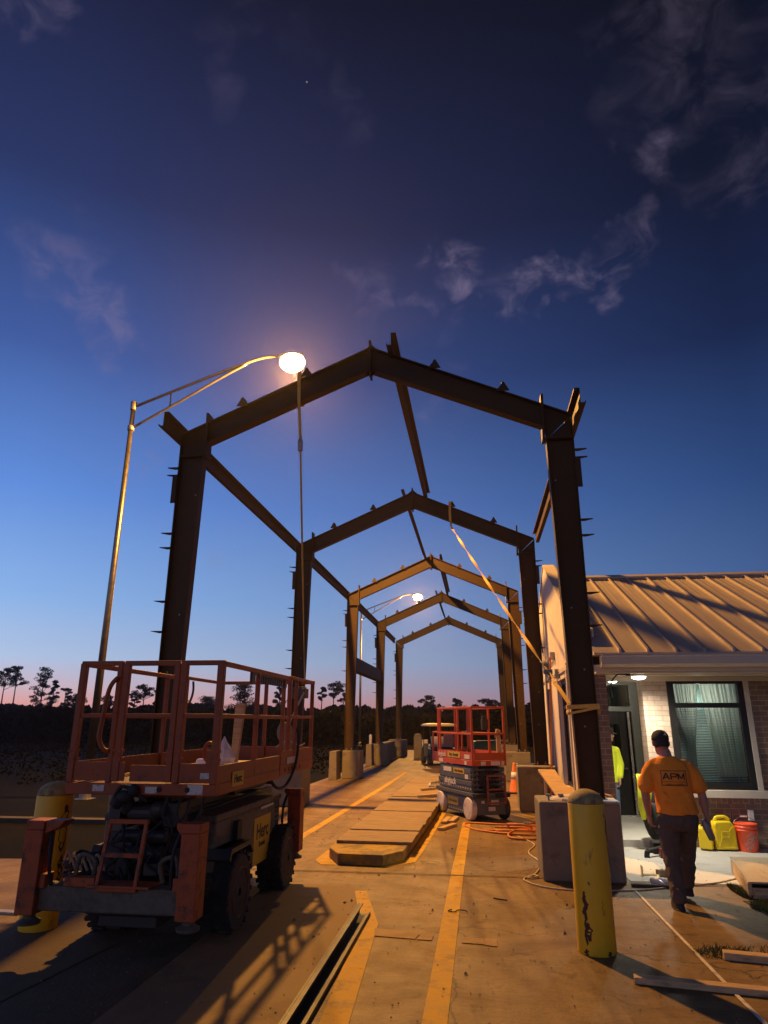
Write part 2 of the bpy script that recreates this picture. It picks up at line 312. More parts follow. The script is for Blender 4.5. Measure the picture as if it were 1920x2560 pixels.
class MB:
    def __init__(s): s.bm = bmesh.new()
    def quadbox(s, c8):
        v = [s.bm.verts.new(p) for p in c8]
        for f in ((0,3,2,1),(4,5,6,7),(0,1,5,4),(1,2,6,5),(2,3,7,6),(3,0,4,7)): s.bm.faces.new([v[i] for i in f])
        return s
    def box(s, x0, x1, y0, y1, z0, z1, rz=0, c=None):
        pts = [Vector(p) for p in ((x0,y0,z0),(x1,y0,z0),(x1,y1,z0),(x0,y1,z0),(x0,y0,z1),(x1,y0,z1),(x1,y1,z1),(x0,y1,z1))]
        if rz:
            cc = Vector(c) if c else Vector(((x0+x1)/2, (y0+y1)/2, 0))
            rm = Matrix.Rotation(rz, 3, 'Z'); pts = [rm @ (p-cc)+cc for p in pts]
        return s.quadbox(pts)
    def bar(s, a, b, w, h, up=(0,0,1)):
        """rectangular bar a->b; w across, h along up"""
        a = Vector(a); b = Vector(b); d = (b-a).normalized(); up = Vector(up)
        sx = d.cross(up)
        if sx.length < 1e-4: sx = d.cross(Vector((0,1,0)))
        sx.normalize(); su = sx.cross(d).normalized()
        o = [(-1,-1),(1,-1),(1,1),(-1,1)]
        return s.quadbox([a+sx*i*w/2+su*j*h/2 for i, j in o]+[b+sx*i*w/2+su*j*h/2 for i, j in o])
    def loft(s, rings, cap=True, closed=False):
        vr = [[s.bm.verts.new(p) for p in r] for r in rings]; n = len(vr[0])
        rng = range(len(vr) if closed else len(vr)-1)
        for i in rng:
            A, B = vr[i], vr[(i+1) % len(vr)]
            for k in range(n): s.bm.faces.new((A[k], A[(k+1)%n], B[(k+1)%n], B[k]))
        if cap and not closed:
            s.bm.faces.new(list(reversed(vr[0]))); s.bm.faces.new(vr[-1])
        return s
    def tube(s, pts, r, n=8, cap=True, flat=1.0, up=None, closed=False):
        pts = [Vector(p) for p in pts]
        rs = r if isinstance(r, (list, tuple)) else [r]*len(pts)
        rings = []; ref = None
        for i, p in enumerate(pts):
            d = (pts[min(i+1, len(pts)-1)]-pts[max(i-1, 0)])
            if closed: d = pts[(i+1) % len(pts)]-pts[i-1]
            d.normalize()
            if ref is None:
                ref = Vector(up) if up else (Vector((0,0,1)) if abs(d.z) < .9 else Vector((1,0,0)))
            sx = d.cross(ref)
            if sx.length < 1e-5: sx = d.orthogonal()
            sx.normalize(); su = sx.cross(d).normalized()
            if not up: ref = su
            rings.append([p+(sx*math.cos(2*PI*k/n)+su*math.sin(2*PI*k/n)*flat)*rs[i] for k in range(n)])
        return s.loft(rings, cap, closed)
    def lathe(s, prof, n=24, c=(0,0,0), axis='Z'):
        c = Vector(c); rings = []
        for r, z in prof:
            ring = []
            for k in range(n):
                a = 2*PI*k/n; x, y = math.cos(a)*r, math.sin(a)*r
                ring.append(c+(Vector((x, y, z)) if axis == 'Z' else Vector((z, x, y)) if axis == 'X' else Vector((y, z, x))))
            rings.append(ring)
        return s.loft(rings)
    def cyl(s, a, b, r, n=16, r2=None): return s.tube([a, b], [r, r if r2 is None else r2], n)
    def prism(s, poly, axis, a, b):
        """poly of 2D points extruded along axis from a to b"""
        def P(p, t): return {'X': (t, p[0], p[1]), 'Y': (p[0], t, p[1]), 'Z': (p[0], p[1], t)}[axis]
        v0 = [s.bm.verts.new(P(p, a)) for p in poly]; v1 = [s.bm.verts.new(P(p, b)) for p in poly]
        n = len(poly); s.bm.faces.new(v0); s.bm.faces.new(list(reversed(v1)))
        for i in range(n): s.bm.faces.new((v0[i], v1[i], v1[(i+1)%n], v0[(i+1)%n]))
        return s
    def ball(s, c, rx, ry=None, rz=None, n=12, rot=None):
        ry = ry or rx; rz = rz or rx; c = Vector(c)
        rings = []
        for i in range(1, n):
            th = PI*i/n
            ring = []
            for k in range(2*n):
                a = PI*k/n; p = Vector((math.sin(th)*math.cos(a)*rx, math.sin(th)*math.sin(a)*ry, -math.cos(th)*rz))
                if rot: p = rot @ p
                ring.append(c+p)
            rings.append(ring)
        return s.loft(rings)
    def face(s, pts): s.bm.faces.new([s.bm.verts.new(p) for p in pts]); return s
    def build(s, name, m, parent=None, smooth=False, bevel=0, world=False, origin=None):
        """parent given + world: coordinates are world ones and are turned into the parent's frame"""
        bmesh.ops.recalc_face_normals(s.bm, faces=s.bm.faces)
        if parent is not None and name not in WHOLE:
            gs = islands(s.bm)
            if len(gs) > 1:
                outs = []
                for g in gs:
                    nb = MB(); vm = {}
                    for f in g:
                        for v in f.verts:
                            if v not in vm: vm[v] = nb.bm.verts.new(v.co)
                        nb.bm.faces.new([vm[v] for v in f.verts])
                    outs.append(nb.build(name, m, parent, smooth, bevel, world, origin))
                s.bm.free(); return outs[0]
        me = bpy.data.meshes.new(name)
        inv = None
        if parent is not None and world: inv = pmat(parent).inverted()
        elif origin is not None: inv = Matrix.Translation(-Vector(origin))
        if inv is not None: bmesh.ops.transform(s.bm, matrix=inv, verts=s.bm.verts)
        s.bm.to_mesh(me); s.bm.free()
        if smooth: 
            for p in me.polygons: p.use_smooth = True
        me.materials.append(m)
        o = bpy.data.objects.new(name, me); C.objects.link(o)
        if parent is not None: o.parent = parent
        elif origin is not None: o.location = origin
        if bevel:
            b = o.modifiers.new('b', 'BEVEL'); b.width = bevel; b.segments = 2; b.limit_method = 'ANGLE'; b.angle_limit = R(40)
        return o
def pmat(o):
    mt = Matrix.LocRotScale(o.location, o.rotation_euler, o.scale)
    return pmat(o.parent) @ mt if o.parent else mt
def tag(o, label, cat, group=None, kind=None):
    o['label'] = label; o['category'] = cat
    if group: o['group'] = group
    if kind: o['kind'] = kind
    return o
def thing(name, label, cat, loc=(0,0,0), rz=0, group=None):
    o = bpy.data.objects.new(name, None); C.objects.link(o); o.empty_display_size = .2
    o.location = loc; o.rotation_euler = (0, 0, rz)
    return tag(o, label, cat, group)
def struct(o): o['kind'] = 'structure'; return o
def dup(root, loc=None, rz=None, label=None, scale=None):
    def cp(o, par):
        c = o.copy(); C.objects.link(c)
        if par is not None: c.parent = par
        for ch in list(o.children): cp(ch, c)
        return c
    c = cp(root, None)
    if loc is not None: c.location = loc
    if rz is not None: c.rotation_euler[2] = rz
    if scale: c.scale = (scale,)*3
    if label: c['label'] = label
    return c
def curve_pts(ps, n=8):
    ps = [Vector(p) for p in ps]; out = []
    for i in range(len(ps)-1):
        p0 = ps[max(i-1, 0)]; p1 = ps[i]; p2 = ps[i+1]; p3 = ps[min(i+2, len(ps)-1)]
        for k in range(n):
            t = k/n
            out.append(.5*((2*p1)+(p2-p0)*t+(2*p0-5*p1+4*p2-p3)*t*t+(3*p1-p0-3*p2+p3)*t**3))
    out.append(ps[-1]); return out
def text_mesh(txt, size, extrude=.001):
    cu = bpy.data.curves.new('t', 'FONT'); cu.body = txt; cu.size = size; cu.extrude = extrude
    cu.align_x = 'CENTER'; cu.align_y = 'CENTER'; cu.resolution_u = 3; cu.offset = size*.018
    o = bpy.data.objects.new('t', cu); C.objects.link(o)
    dg = bpy.context.evaluated_depsgraph_get(); me = bpy.data.meshes.new_from_object(o.evaluated_get(dg))
    bpy.data.objects.remove(o); return me
def lettering(name, txt, size, m, parent, loc, xdir, zdir=(0,0,1), sx=1.0):
    """flat lettering: xdir is the reading direction, both in the parent's frame"""
    me = text_mesh(txt, size); me.name = name
    X = Vector(xdir).normalized(); Z = Vector(zdir); Z = (Z-X*Z.dot(X)).normalized(); Yn = X.cross(Z)
    mt = Matrix((X*sx, Z, X.cross(Z))).transposed().to_4x4(); mt.translation = Vector(loc)
    me.transform(mt); me.materials.clear(); me.materials.append(m)
    o = bpy.data.objects.new(name, me); C.objects.link(o); o.parent = parent
    return o

# ================================================================ SETTING
gb = MB(); gb.face([(-700,-300,-.09),(700,-300,-.09),(700,900,-.09),(-700,900,-.09)])
struct(gb.build('ground', m_grass))
rd = MB()   # road slab, with its joints kept as real gaps elsewhere; left edge jogs out near the camera
rd.prism([(-14,-12),(14,-12),(14,4.0),(2.75,4.6),(2.62,8.25),(9,8.3),(9,11.7),(2.2,11.7),(1.9,16.5),(1.9,46),(-4.95,46),(-4.95,9.3),(-14,8.2)], 'Z', -.2, 0)
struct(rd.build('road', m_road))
pv = MB(); pv.prism([(-60,11.0),(-5.6,12.9),(-5.6,13.15),(-60,11.35)], 'Z', -.2, -.01)
struct(pv.build('path_edge_strip', mat('dull_strip_concrete', (.07,.055,.035), .9, var=.3)))
por = MB(); por.box(1.66, 9, 8.98, 11.6, -.1, .006); por.box(1.88, 3.0, 11.3, 14.2, -.1, .10)
struct(por.build('porch_pavement', m_concl))
shd = MB(); shd.prism([(-14,-12),(-2.36,-12),(-2.36,8.1),(-3.5,8.1),(-4.3,6.25),(-14,6.9)], 'Z', .001, .005)  # dark sheet standing in for the shade on the ground by the lift
struct(shd.build('shade_apron', mat('painted_ground_shade', (.085,.055,.025), .9, var=.35, scale=3, bump=.5, bscale=30, dirt=(.10,.075,.045), dscale=2, damt=.3)))
ap = MB(); ap.face([(-3.6,2.0,.009),(-3.44,2.0,.009),(-3.0,6.0,.009),(-3.14,6.0,.009)]); struct(ap.build('road_marking', mat('faded_paint', (.10,.07,.02), .9, var=.4, scale=6)))
dr_ = MB(); dr_.box(-14, -4.35, 6.86, 6.95, -.02, .022, rz=R(-2.5)); struct(dr_.build('drain_rail', m_dgalv))
# sawn joints
jt = MB()
for (a, b) in (((-4.9,8.95),(.68,9.0)), ((1.62,8.78),(2.7,8.9)), ((-3.9,22.2),(1.3,22.2)), ((-4.9,2.9),(1.6,2.9)), ((2.15,9.0),(3.0,11.3))):
    d = Vector((b[0]-a[0], b[1]-a[1], 0)).normalized()*.013; px, py = -d.y, d.x
    jt.face([(a[0]-px,a[1]-py,.0085),(b[0]-px,b[1]-py,.0085),(b[0]+px,b[1]+py,.0085),(a[0]+px,a[1]+py,.0085)])
struct(jt.build('road_joints', m_joint))
def paint(name, polys, m, z=.004):
    b = MB()
    for p in polys: b.face([(x, y, z) for x, y in p])
    return struct(b.build(name, m))
paint('road_marking', [[(-.42,2.0),(-.26,2.0),(-.25,9.2),(-.22,13.5),(-.36,13.5),(-.40,9.2)]], m_yline)
paint('road_marking', [[(-2.96,9.3),(-2.82,9.3),(-2.64,20.4),(-2.6,26),(-2.74,26),(-2.78,20.4)]], m_yline)
paint('road_marking', [[(-2.21,9.67),(-2.07,9.38),(-1.86,9.40),(-2.06,9.85),(-2.08,10.45),(-2.2,10.4)], [(-1.20,9.34),(-.89,9.72),(-.84,10.6),(-.72,15),(-.86,15),(-1.0,10.35),(-1.04,9.75),(-1.26,9.38)]], m_yline)
paint('road_marking', [[(-1.40,8.05),(-1.27,8.08),(-.97,6.86),(-1.12,6.62)], [(-1.12,6.62),(-.97,6.86),(-.84,4.6),(-.78,2.0),(-1.0,2.0),(-1.02,4.6)]], m_yline)
paint('road_marking', [[(-.95,6.50),(-.60,6.46),(-.57,6.62),(-.70,6.66),(-.98,6.72)], [(-.59,6.455),(-.46,6.45),(-.45,6.60),(-.56,6.62)], [(-.21,6.42),(-.02,6.40),(-.03,6.55),(-.20,6.57)], [(-.02,6.38),(.08,6.36),(.08,6.56),(-.02,6.56)]], m_tape, z=.006)
paint('road_marking', [[(1.60,8.56),(1.625,8.56),(1.66,5.5),(1.75,2.0),(1.70,2.0),(1.63,5.5)]], m_white, z=.010)

# ================================================================ STEEL FRAMES
XC, HW, HE, HR = -1.46, 2.93, 5.98, 7.28
FY = [9.18, 16.13, 23.05, 30.1, 37.5]
m_steel_ = m_steel
def frame_thing(first_label):
    t = thing('portal_frame', first_label, 'steel frame', (XC, FY[0], 0), 0, 'steel portal frames in a row over the lane')
    fw, tf = .16, .016
    def ibeam(b, o0, o1, i0, i1, side):
        """web between outer line o0-o1 and inner line i0-i1 (2D x,z), flanges on both"""
        for (p, q) in ((o0, o1), (i0, i1)):
            b.bar((p[0],0,p[1]), (q[0],0,q[1]), fw, tf, up=Vector((q[1]-p[1],0,-(q[0]-p[0]))).normalized())
        b.quadbox([(o0[0],-.005,o0[1]),(i0[0],-.005,i0[1]),(i0[0],.005,i0[1]),(o0[0],.005,o0[1]),
                   (o1[0],-.005,o1[1]),(i1[0],-.005,i1[1]),(i1[0],.005,i1[1]),(o1[0],.005,o1[1])])
    for s in (-1, 1):
        b = MB(); sl = (HR-HE)/HW
        # column: tapered, 0.29 at the base, 0.43 at the knee
        ibeam(b, (s*HW,.86), (s*HW,HE-.02), (s*(HW-.27),.86), (s*(HW-.37),HE-.36), s)
        b.box(min(s*HW,s*(HW-.39)), max(s*HW,s*(HW-.39)), -.09, .09, HE-.375, HE-.355)     # knee stiffener
        b.box(min(s*(HW+.03),s*(HW-.33)), max(s*(HW+.03),s*(HW-.33)), -.12, .12, .845, .868)  # base plate
        b.build('column', m_steel, t)
        b = MB()
        kx = HW-.37
        # rafter
        ibeam(b, (s*(HW-.40), HE+sl*.40), (0, HR), (s*kx, HE-.30+sl*.36-.04), (0, HR-.38), s)
        b.quadbox([(s*HW,-.005,HE),(s*kx,-.005,HE-.36),(s*kx,.005,HE-.36),(s*HW,.005,HE),
                   (s*HW,-.004,HE+.01),(s*(HW-.41),-.004,HE+sl*.41),(s*(HW-.41),.004,HE+sl*.41),(s*HW,.004,HE+.01)])
        b.bar((s*HW,0,HE), (s*(HW-.40),0,HE+sl*.40), fw, tf, up=(s*sl,0,1))
        b.build('rafter', m_steel, t)
        b = MB()   # bolted end plates at knee and ridge
        b.bar((s*(HW-.41),0,HE-.38), (s*(HW-.395),0,HE+.33), .035, .20, up=(0,1,0))
        b.build('knee_plate', m_steel, t)
        b = MB()   # purlin clips on the rafter
        for d in (.95, 1.95):
            x = s*(HW-d); z = HE+sl*d
            b.prism([(x-.10,z),(x+.10,z),(x+.02*s,z+.15)], 'Y', -.09, -.078); b.prism([(x-.012,z),(x+.012,z),(x+.012,z+.14),(x-.012,z+.14)], 'Y', -.09, .07)
        b.build('purlin_clip', m_steel, t)
        b = MB()   # girt clips standing out from the column
        for z in (5.42, 5.30, 4.39, 4.17, 3.38, 2.95):
            b.prism([(s*HW,z-.012),(s*(HW+.05),z-.018),(s*(HW+.17),z+.008),(s*(HW+.16),z+.013),(s*HW,z+.012)], 'Y', -.095, -.055)
        b.box(min(s*HW,s*(HW+.07)), max(s*HW,s*(HW+.07)), -.10, -.088, 4.86, 5.30)
        b.build('girt_clip', m_steel, t)
        b = MB()
        for x in (HW-.06, HW-.23):
            for y in (-.07, .07):
                b.cyl((s*x,y,.868), (s*x,y,.93), .014, 6); b.cyl((s*x,y,.868), (s*x,y,.892), .026, 6)
        for (x, z) in ((HW-.15,1.7),(HW-.2,3.2),(HW-.28,5.0),(HW-.1,2.4)): b.cyl((s*x,-.012,z),(s*x,.012,z),.012,6)
        b.build('bolt', m_dgalv, t)
    b = MB(); b.box(-.016, .016, -.12, .12, HR-.47, HR+.10)
    b.prism([(-.13,HR-.03),(.13,HR-.03),(0,HR+.09)], 'Y', -.01, .01); b.prism([(-.12,HR-.385),(.12,HR-.385),(0,HR-.47)], 'Y', -.01, .01)
    b.build('ridge_plate', m_steel, t)
    return t
f0 = frame_thing('nearest steel portal frame, dark and standing in front of the pale building')
for y, lb in zip(FY[1:], ('second dark steel frame from the front, a yellow strap looped over its right rafter',
                          'third steel frame, brightly lit orange by the street lamp',
                          'fourth steel frame, orange lit with a dark shadow across its right rafter',
                          'farthest and smallest steel frame, dark, at the end of the row')):
    dup(f0, (XC, y, 0), label=lb)

def zbeam(name, label, a, b_, h=.2, flip=1, group='steel purlins between the frames'):
    """Z purlin: web + two lipped flanges"""
    a = Vector(a); b_ = Vector(b_); mb = MB()
    ox = Vector((.035*flip, 0, 0))
    mb.bar(a, b_, .008, h)
    mb.bar(a+ox+Vector((0,0,h/2)), b_+ox+Vector((0,0,h/2)), .07, .008); mb.bar(a-ox-Vector((0,0,h/2)), b_-ox-Vector((0,0,h/2)), .07, .008)
    mb.bar(a+ox*2+Vector((0,0,h/2-.015)), b_+ox*2+Vector((0,0,h/2-.015)), .008, .03); mb.bar(a-ox*2-Vector((0,0,h/2-.015)), b_-ox*2-Vector((0,0,h/2-.015)), .008, .03)
    o = mb.build(name, m_steel, origin=a); return tag(o, label, 'steel beam', group)
names = ['first and second', 'second and third', 'third and fourth', 'fourth and fifth']
for i in range(4):
    y0, y1 = FY[i]-(.62 if i == 0 else .0)+.015, FY[i+1]-.015
    zbeam('eave_purlin', 'long steel purlin joining the left knees of the %s frames' % names[i], (XC-HW-.05+(.0 if i else 0), y0, HE+.02), (XC-HW-.05, y1, HE+.02), .22)
    if i == 0:
        zbeam('eave_purlin', 'steel purlin over the right knees of the first and second frames', (XC+HW+.05, y0, HE+.02), (XC+HW+.05, y1, HE+.02), .22, -1)
    off = (.36, -.22, .30, -.22)[i]
    zbeam('ridge_purlin', 'steel purlin beside the ridge running between the %s frames' % names[i], (XC+off, y0+(.25 if i == 0 else 0), HR-abs(off)*.44+.11), (XC+off, y1+.2, HR-abs(off)*.44+.11), .2, 1 if off > 0 else -1)
hb = MB(); hb.box(-4.40, -4.13, FY[2]+.13, FY[3]-.13, 3.42, 3.88)
tag(hb.build('header_beam', m_steel, origin=(-4.26, FY[2], 3.4), bevel=.01), 'short deep header beam between the left columns of the third and fourth frames', 'steel beam')

# ---------------------------------------------------------------- concrete piers under the columns
def pier(x0, x1, y, lab, d=.78, h=.85):
    b = MB(); b.box(x0-(x0+x1)/2, x1-(x0+x1)/2, -d/2, d/2, 0, h)
    o = b.build('concrete_pier', m_conc, bevel=.022); o.location = ((x0+x1)/2, y, 0)
    return tag(o, lab, 'concrete pier', 'concrete piers under the columns')
pier(.67, 1.60, FY[0]+.05, 'concrete pier behind the near yellow bollard, under the nearest right column')
pier(.77, 1.62, FY[1]-.45, 'dark faced concrete pier beside the orange traffic cone', d=1.0)
pier(.75, 1.55, FY[2], 'concrete pier in the right row partly hidden behind the cone')
pier(.75, 1.55, FY[3], 'concrete pier under the right column of the fourth frame')
pier(.75, 1.55, FY[4], 'farthest concrete pier of the right row')
pier(-4.8, -3.85, FY[0]+.1, 'concrete pier hidden mostly by the near orange lift')
pier(-4.75, -3.83, FY[1]-.5, 'concrete pier seen between the near lift and its rear outrigger')
pier(-4.40, -3.83, FY[2], 'concrete pier of the left row with a column shadow down its lit front')
pier(-4.36, -3.83, FY[3], 'smaller lit concrete pier of the left row, second from the far end')
pier(-4.75, -3.83, FY[4], 'farthest concrete pier of the left row, mostly in shade')
for (x, y, lab) in ((-4.62, FY[2]-.5, 'narrow upright concrete slab against the left pier of the third frame'), (-4.58, FY[3]-.5, 'narrow upright concrete slab against the left pier of the fourth frame')):
    b = MB(); b.prism([(-.12,0),(.14,0),(.12,.86),(-.10,.84)], 'Y', -.35, .35)
    o = b.build('concrete_slab', m_conc, bevel=.015); o.location = (x, y, 0)
    tag(o, lab, 'concrete slab', 'narrow upright slabs in the left row')
wl = MB(); wl.box(-4.72, -4.35, 31.4, 36.6, 0, .8)
tag(wl.build('barrier_wall', m_conc, origin=(-4.5, 34, 0), bevel=.03), 'low grey concrete wall running back between the last left piers', 'wall')

# ---------------------------------------------------------------- island with board covers
isl = thing('traffic_island', 'low concrete island with chamfered nose and weathered boards over it', 'island', (-1.45, 9.2, 0))
b = MB(); b.prism([(-2.06,9.85),(-1.86,9.42),(-1.27,9.38),(-1.05,9.72),(-1.02,10.3),(-.88,15),(-.84,21.5),(-1.93,21.5),(-2.0,15)], 'Z', 0, .132)
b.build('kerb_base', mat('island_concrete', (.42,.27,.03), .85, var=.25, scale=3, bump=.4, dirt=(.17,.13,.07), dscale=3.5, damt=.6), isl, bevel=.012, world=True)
ys = [10.14, 11.12, 13.35, 14.3, 15.9, 17.6, 19.4, 21.3]
random.seed(3)
for i in range(len(ys)-1):
    b = MB(); y0, y1 = ys[i]+.012, ys[i+1]-.012
    n = max(2, int((y1-y0)/.28)); dz = (.0, .012, .02, .004, .016, .006, .01)[i]; dx = random.uniform(-.015, .015)
    for k in range(n):
        a0 = y0+(y1-y0)*k/n+.002; a1 = y0+(y1-y0)*(k+1)/n-.002
        j = random.uniform(-.012, .012)
        b.quadbox([(-2.02+.006*(a0-10)+dx+j,a0,.136),(-.97+.02*(a0-10)+dx+j,a0,.136),(-.97+.02*(a1-10)+dx+j,a1,.136),(-2.02+.006*(a1-10)+dx+j,a1,.136),(-2.02+.006*(a0-10)+dx+j,a0,.172+dz),(-.97+.02*(a0-10)+dx+j,a0,.168+dz),(-.97+.02*(a1-10)+dx+j,a1,.168+dz),(-2.02+.006*(a1-10)+dx+j,a1,.172+dz)])
    b.build('board_cover', m_deck, isl, world=True)

# steel channel along the near edge
b = MB()
for (x0, x1, z0, z1) in ((-1.20,-1.188,0,.10), (-1.188,-1.085,.006,.014), (-1.188,-1.155,.088,.098), (-1.097,-1.085,.014,.035)): b.box(x0, x1, 1.5, 7.15, z0, z1)
tag(b.build('steel_channel', m_mgrey, origin=(-1.12, 4, 0)), 'long dark steel channel lying beside the yellow outline in the foreground', 'steel channel')
b = MB(); b.prism([(-2.35,1.5),(-1.20,1.5),(-1.20,7.15),(-1.42,8.15),(-2.35,8.15)], 'Z', .002, .03)
tag(b.build('cover_plate', mat('brown_cover_sheet', (.20,.125,.055), .8, var=.22, scale=1.5, bump=.2, dirt=(.13,.08,.04), dscale=1.8, damt=.4), origin=(-1.7, 5, 0)), 'wide flat brown cover sheet on the ground between the near lift and the channel', 'cover sheet')

# ---------------------------------------------------------------- bollards
def bollard(x, y, h, r, lab):
    t = thing('bollard', lab, 'bollard', (x, y, 0), 0, 'yellow steel bollards')
    b = MB(); prof = [(r*.985, 0), (r, .01), (r, h-r*.75)]
    b.lathe(prof+[(r*.997, h-r*.74)], 40)
    b.build('pipe', m_byel, t, smooth=False)
    for p in t.children[0].data.polygons: p.use_smooth = abs(p.normal.z) < .5
    b = MB(); b.lathe([(r*math.cos(a)*.995, h-r*.74+math.sin(a)*r*.74) for a in [PI/2*k/10 for k in range(10)]]+[(.004, h)], 40)
    b.build('domed_cap', mat('weathered_cap_paint', (.36,.28,.10), .75, var=.3, scale=7, bump=.5, bscale=30, dirt=(.13,.10,.06), dscale=6, damt=.5), t, smooth=True)
    return t
bo = bollard(.87, 6.36, 1.21, .15, 'tall yellow bollard with rust scars standing in the right foreground')
# rust scars: thin ragged flakes with their own shape wrapped on the pipe
def scars(t, r, spots):
    b = MB(); random.seed(5)
    for (az_, z0, z1, w) in spots:
        n = 16; pts = []
        lf, rt = [], []
        for i in range(n+1):
            z = z0+(z1-z0)*i/n; k = math.sin(PI*i/n)**.6
            c = az_+.05*math.sin(i*.7+z0*7)*k
            lf.append((c-w*k*random.uniform(.55,1.2), z)); rt.append((c+w*k*random.uniform(.55,1.2), z))
        for i in range(n):
            q = [lf[i], rt[i], rt[i+1], lf[i+1]]
            b.face([(math.sin(a)*(r+.0015), -math.cos(a)*(r+.0015), z) for a, z in q])
    return b.build('rust_scar', mat('rust_scar', (.085,.035,.02), .9, var=.4, scale=30, bump=.4), t)
scars(bo, .15, ((-.60,.24,.46,.15), (-.64,.07,.26,.11), (-.50,.10,.24,.17), (1.15,.80,1.02,.10), (1.25,.62,.84,.07), (-.70,.0,.05,.12), (.55,.0,.04,.14), (-.3,.50,.53,.05), (.95,1.0,1.03,.05)))
b2 = bollard(-3.92, 6.30, 1.21, .16, 'yellow bollard with dark scrapes standing behind the near lift at the left')
scars(b2, .16, ((1.25,.62,1.02,.30), (1.35,.3,.6,.2)))

# ---------------------------------------------------------------- street lamps
def street_lamp(lab):
    t = thing('street_lamp', lab, 'street lamp', (-9.68, 16.8, -.1), 0, 'street lamps with long bracket arms')
    b = MB(); b.tube([(0,0,-.2),(0,0,5),(0,0,10.55)], [.105,.085,.062], 20)
    b.build('pole', m_galv, t, smooth=True)
    b = MB(); b.lathe([(.14,-.2),(.14,.25),(.12,.28)], 16); b.box(-.19,.19,-.19,.19,-.12,.02)
    b.build('base', m_dgalv, t)
    b = MB(); b.lathe([(.08,10.5),(.09,10.52),(.09,10.75),(.05,10.80),(.01,10.81)], 16); b.lathe([(.075,9.85),(.095,9.86),(.095,10.0),(.07,10.01)], 16)
    b.build('collar', m_dgalv, t, smooth=True)
    b = MB()
    b.tube(curve_pts([(.05,0,10.62),(2.0,0,11.35),(3.3,0,11.80),(3.8,0,11.94),(4.15,0,11.97),(4.4,0,11.95)], 5), .042, 10)
    b.tube(curve_pts([(.05,0,9.95),(1.5,0,10.75),(2.6,0,11.38),(3.35,0,11.78)], 4), .038, 10)
    b.tube([(1.12,0,10.55),(1.12,0,11.02)], .022, 8)
    b.build('bracket_arm', m_galv, t, smooth=True)
    b = MB(); b.loft([[(x, math.cos(a)*ry, 11.93+math.sin(a)*rz*(1 if math.sin(a) > 0 else .45)) for a in [2*PI*k/14 for k in range(14)]] for x, ry, rz in ((4.3,.05,.05),(4.38,.10,.09),(4.6,.17,.12),(4.85,.17,.11),(5.0,.10,.06),(5.04,.02,.02))])
    b.build('lamp_head', m_dgalv, t, smooth=True)
    b = MB(); b.ball((4.72,0,11.73), .37, .29, .27, 12)
    b.build('lens', m_bulb, t, smooth=True)
    ld = bpy.data.lights.new('sodium_light', 'POINT'); ld.energy = LAMP_W; ld.color = SODIUM; ld.shadow_soft_size = .16
    lo = bpy.data.objects.new('sodium_light', ld); C.objects.link(lo); lo.parent = t; lo.location = (4.74, 0, 11.28)
    return t
sl = street_lamp('tall street lamp at the left, its bright orange lamp over the nearest frame')
dup(sl, (-9.4, 55.5, -.1), label='small distant street lamp seen between the third and fourth frames')
sl3 = dup(sl, (-9.68, -23.5, -.1), label='street lamp standing behind the camera outside the picture')
for ch in sl3.children:
    if ch.type == 'LIGHT': ch.data = ch.data.copy(); ch.data.energy = LAMP_W*.08

# ================================================================ BUILDING
bld = thing('brick_building', 'low brick building with a tan metal roof, pale gable wall and teal lit window', 'building', (1.6, 10.7, 0))
W = dict(parent=bld, world=True)
FYW = 11.42   # facade plane
# front wall: brick around door recess and window
b = MB(); b.box(2.95, 8.5, FYW, FYW+.22, 0, .68); b.box(4.14, 8.5, FYW, FYW+.22, .68, 2.44)
b.build('front_wall', m_brickx, **W)
b = MB(); b.box(2.951, 8.5, FYW-.012, FYW, .60, .80); b.build('soldier_course', m_bricks, **W)
b = MB(); b.box(2.56, 2.93, FYW, FYW+.34, 0, 2.44); b.build('pillar', m_brickp, **W)
b = MB(); b.box(1.57, 1.90, 10.72, 11.3, 0, 2.44); b.build('corner_pillar', m_brickx, **W)
b = MB(); b.box(1.72, 1.89, 11.3, 14.3, 0, 2.5); b.build('recess_wall', m_bricky, **W)
b = MB(); b.box(3.02, 3.2, FYW+.34, 14.3, 0, 2.5); b.build('recess_wall', m_bricky, **W)
b = MB(); b.box(1.74, 8.5, 10.55, FYW+.02, 2.44, 2.47); b.box(1.74, 3.2, FYW, 14.4, 2.49, 2.53); b.build('soffit', m_trim, **W)
b = MB(); b.box(1.60, 8.6, 10.50, 10.53, 2.47, 2.56); b.box(1.60, 8.6, 10.70, 10.72, 2.425, 2.46); b.box(1.9, 8.6, 11.38, 11.419, 2.37, 2.44); b.build('fascia', m_trim, bevel=.006, **W)
b = MB(); b.prism([(10.36,2.56),(10.40,2.525),(10.50,2.52),(10.50,2.68),(10.488,2.68),(10.488,2.54),(10.41,2.54),(10.385,2.58),(10.375,2.68),(10.345,2.70),(10.335,2.68),(10.355,2.66)], 'X', 1.80, 8.6)
b.build('gutter', m_trim, **W)
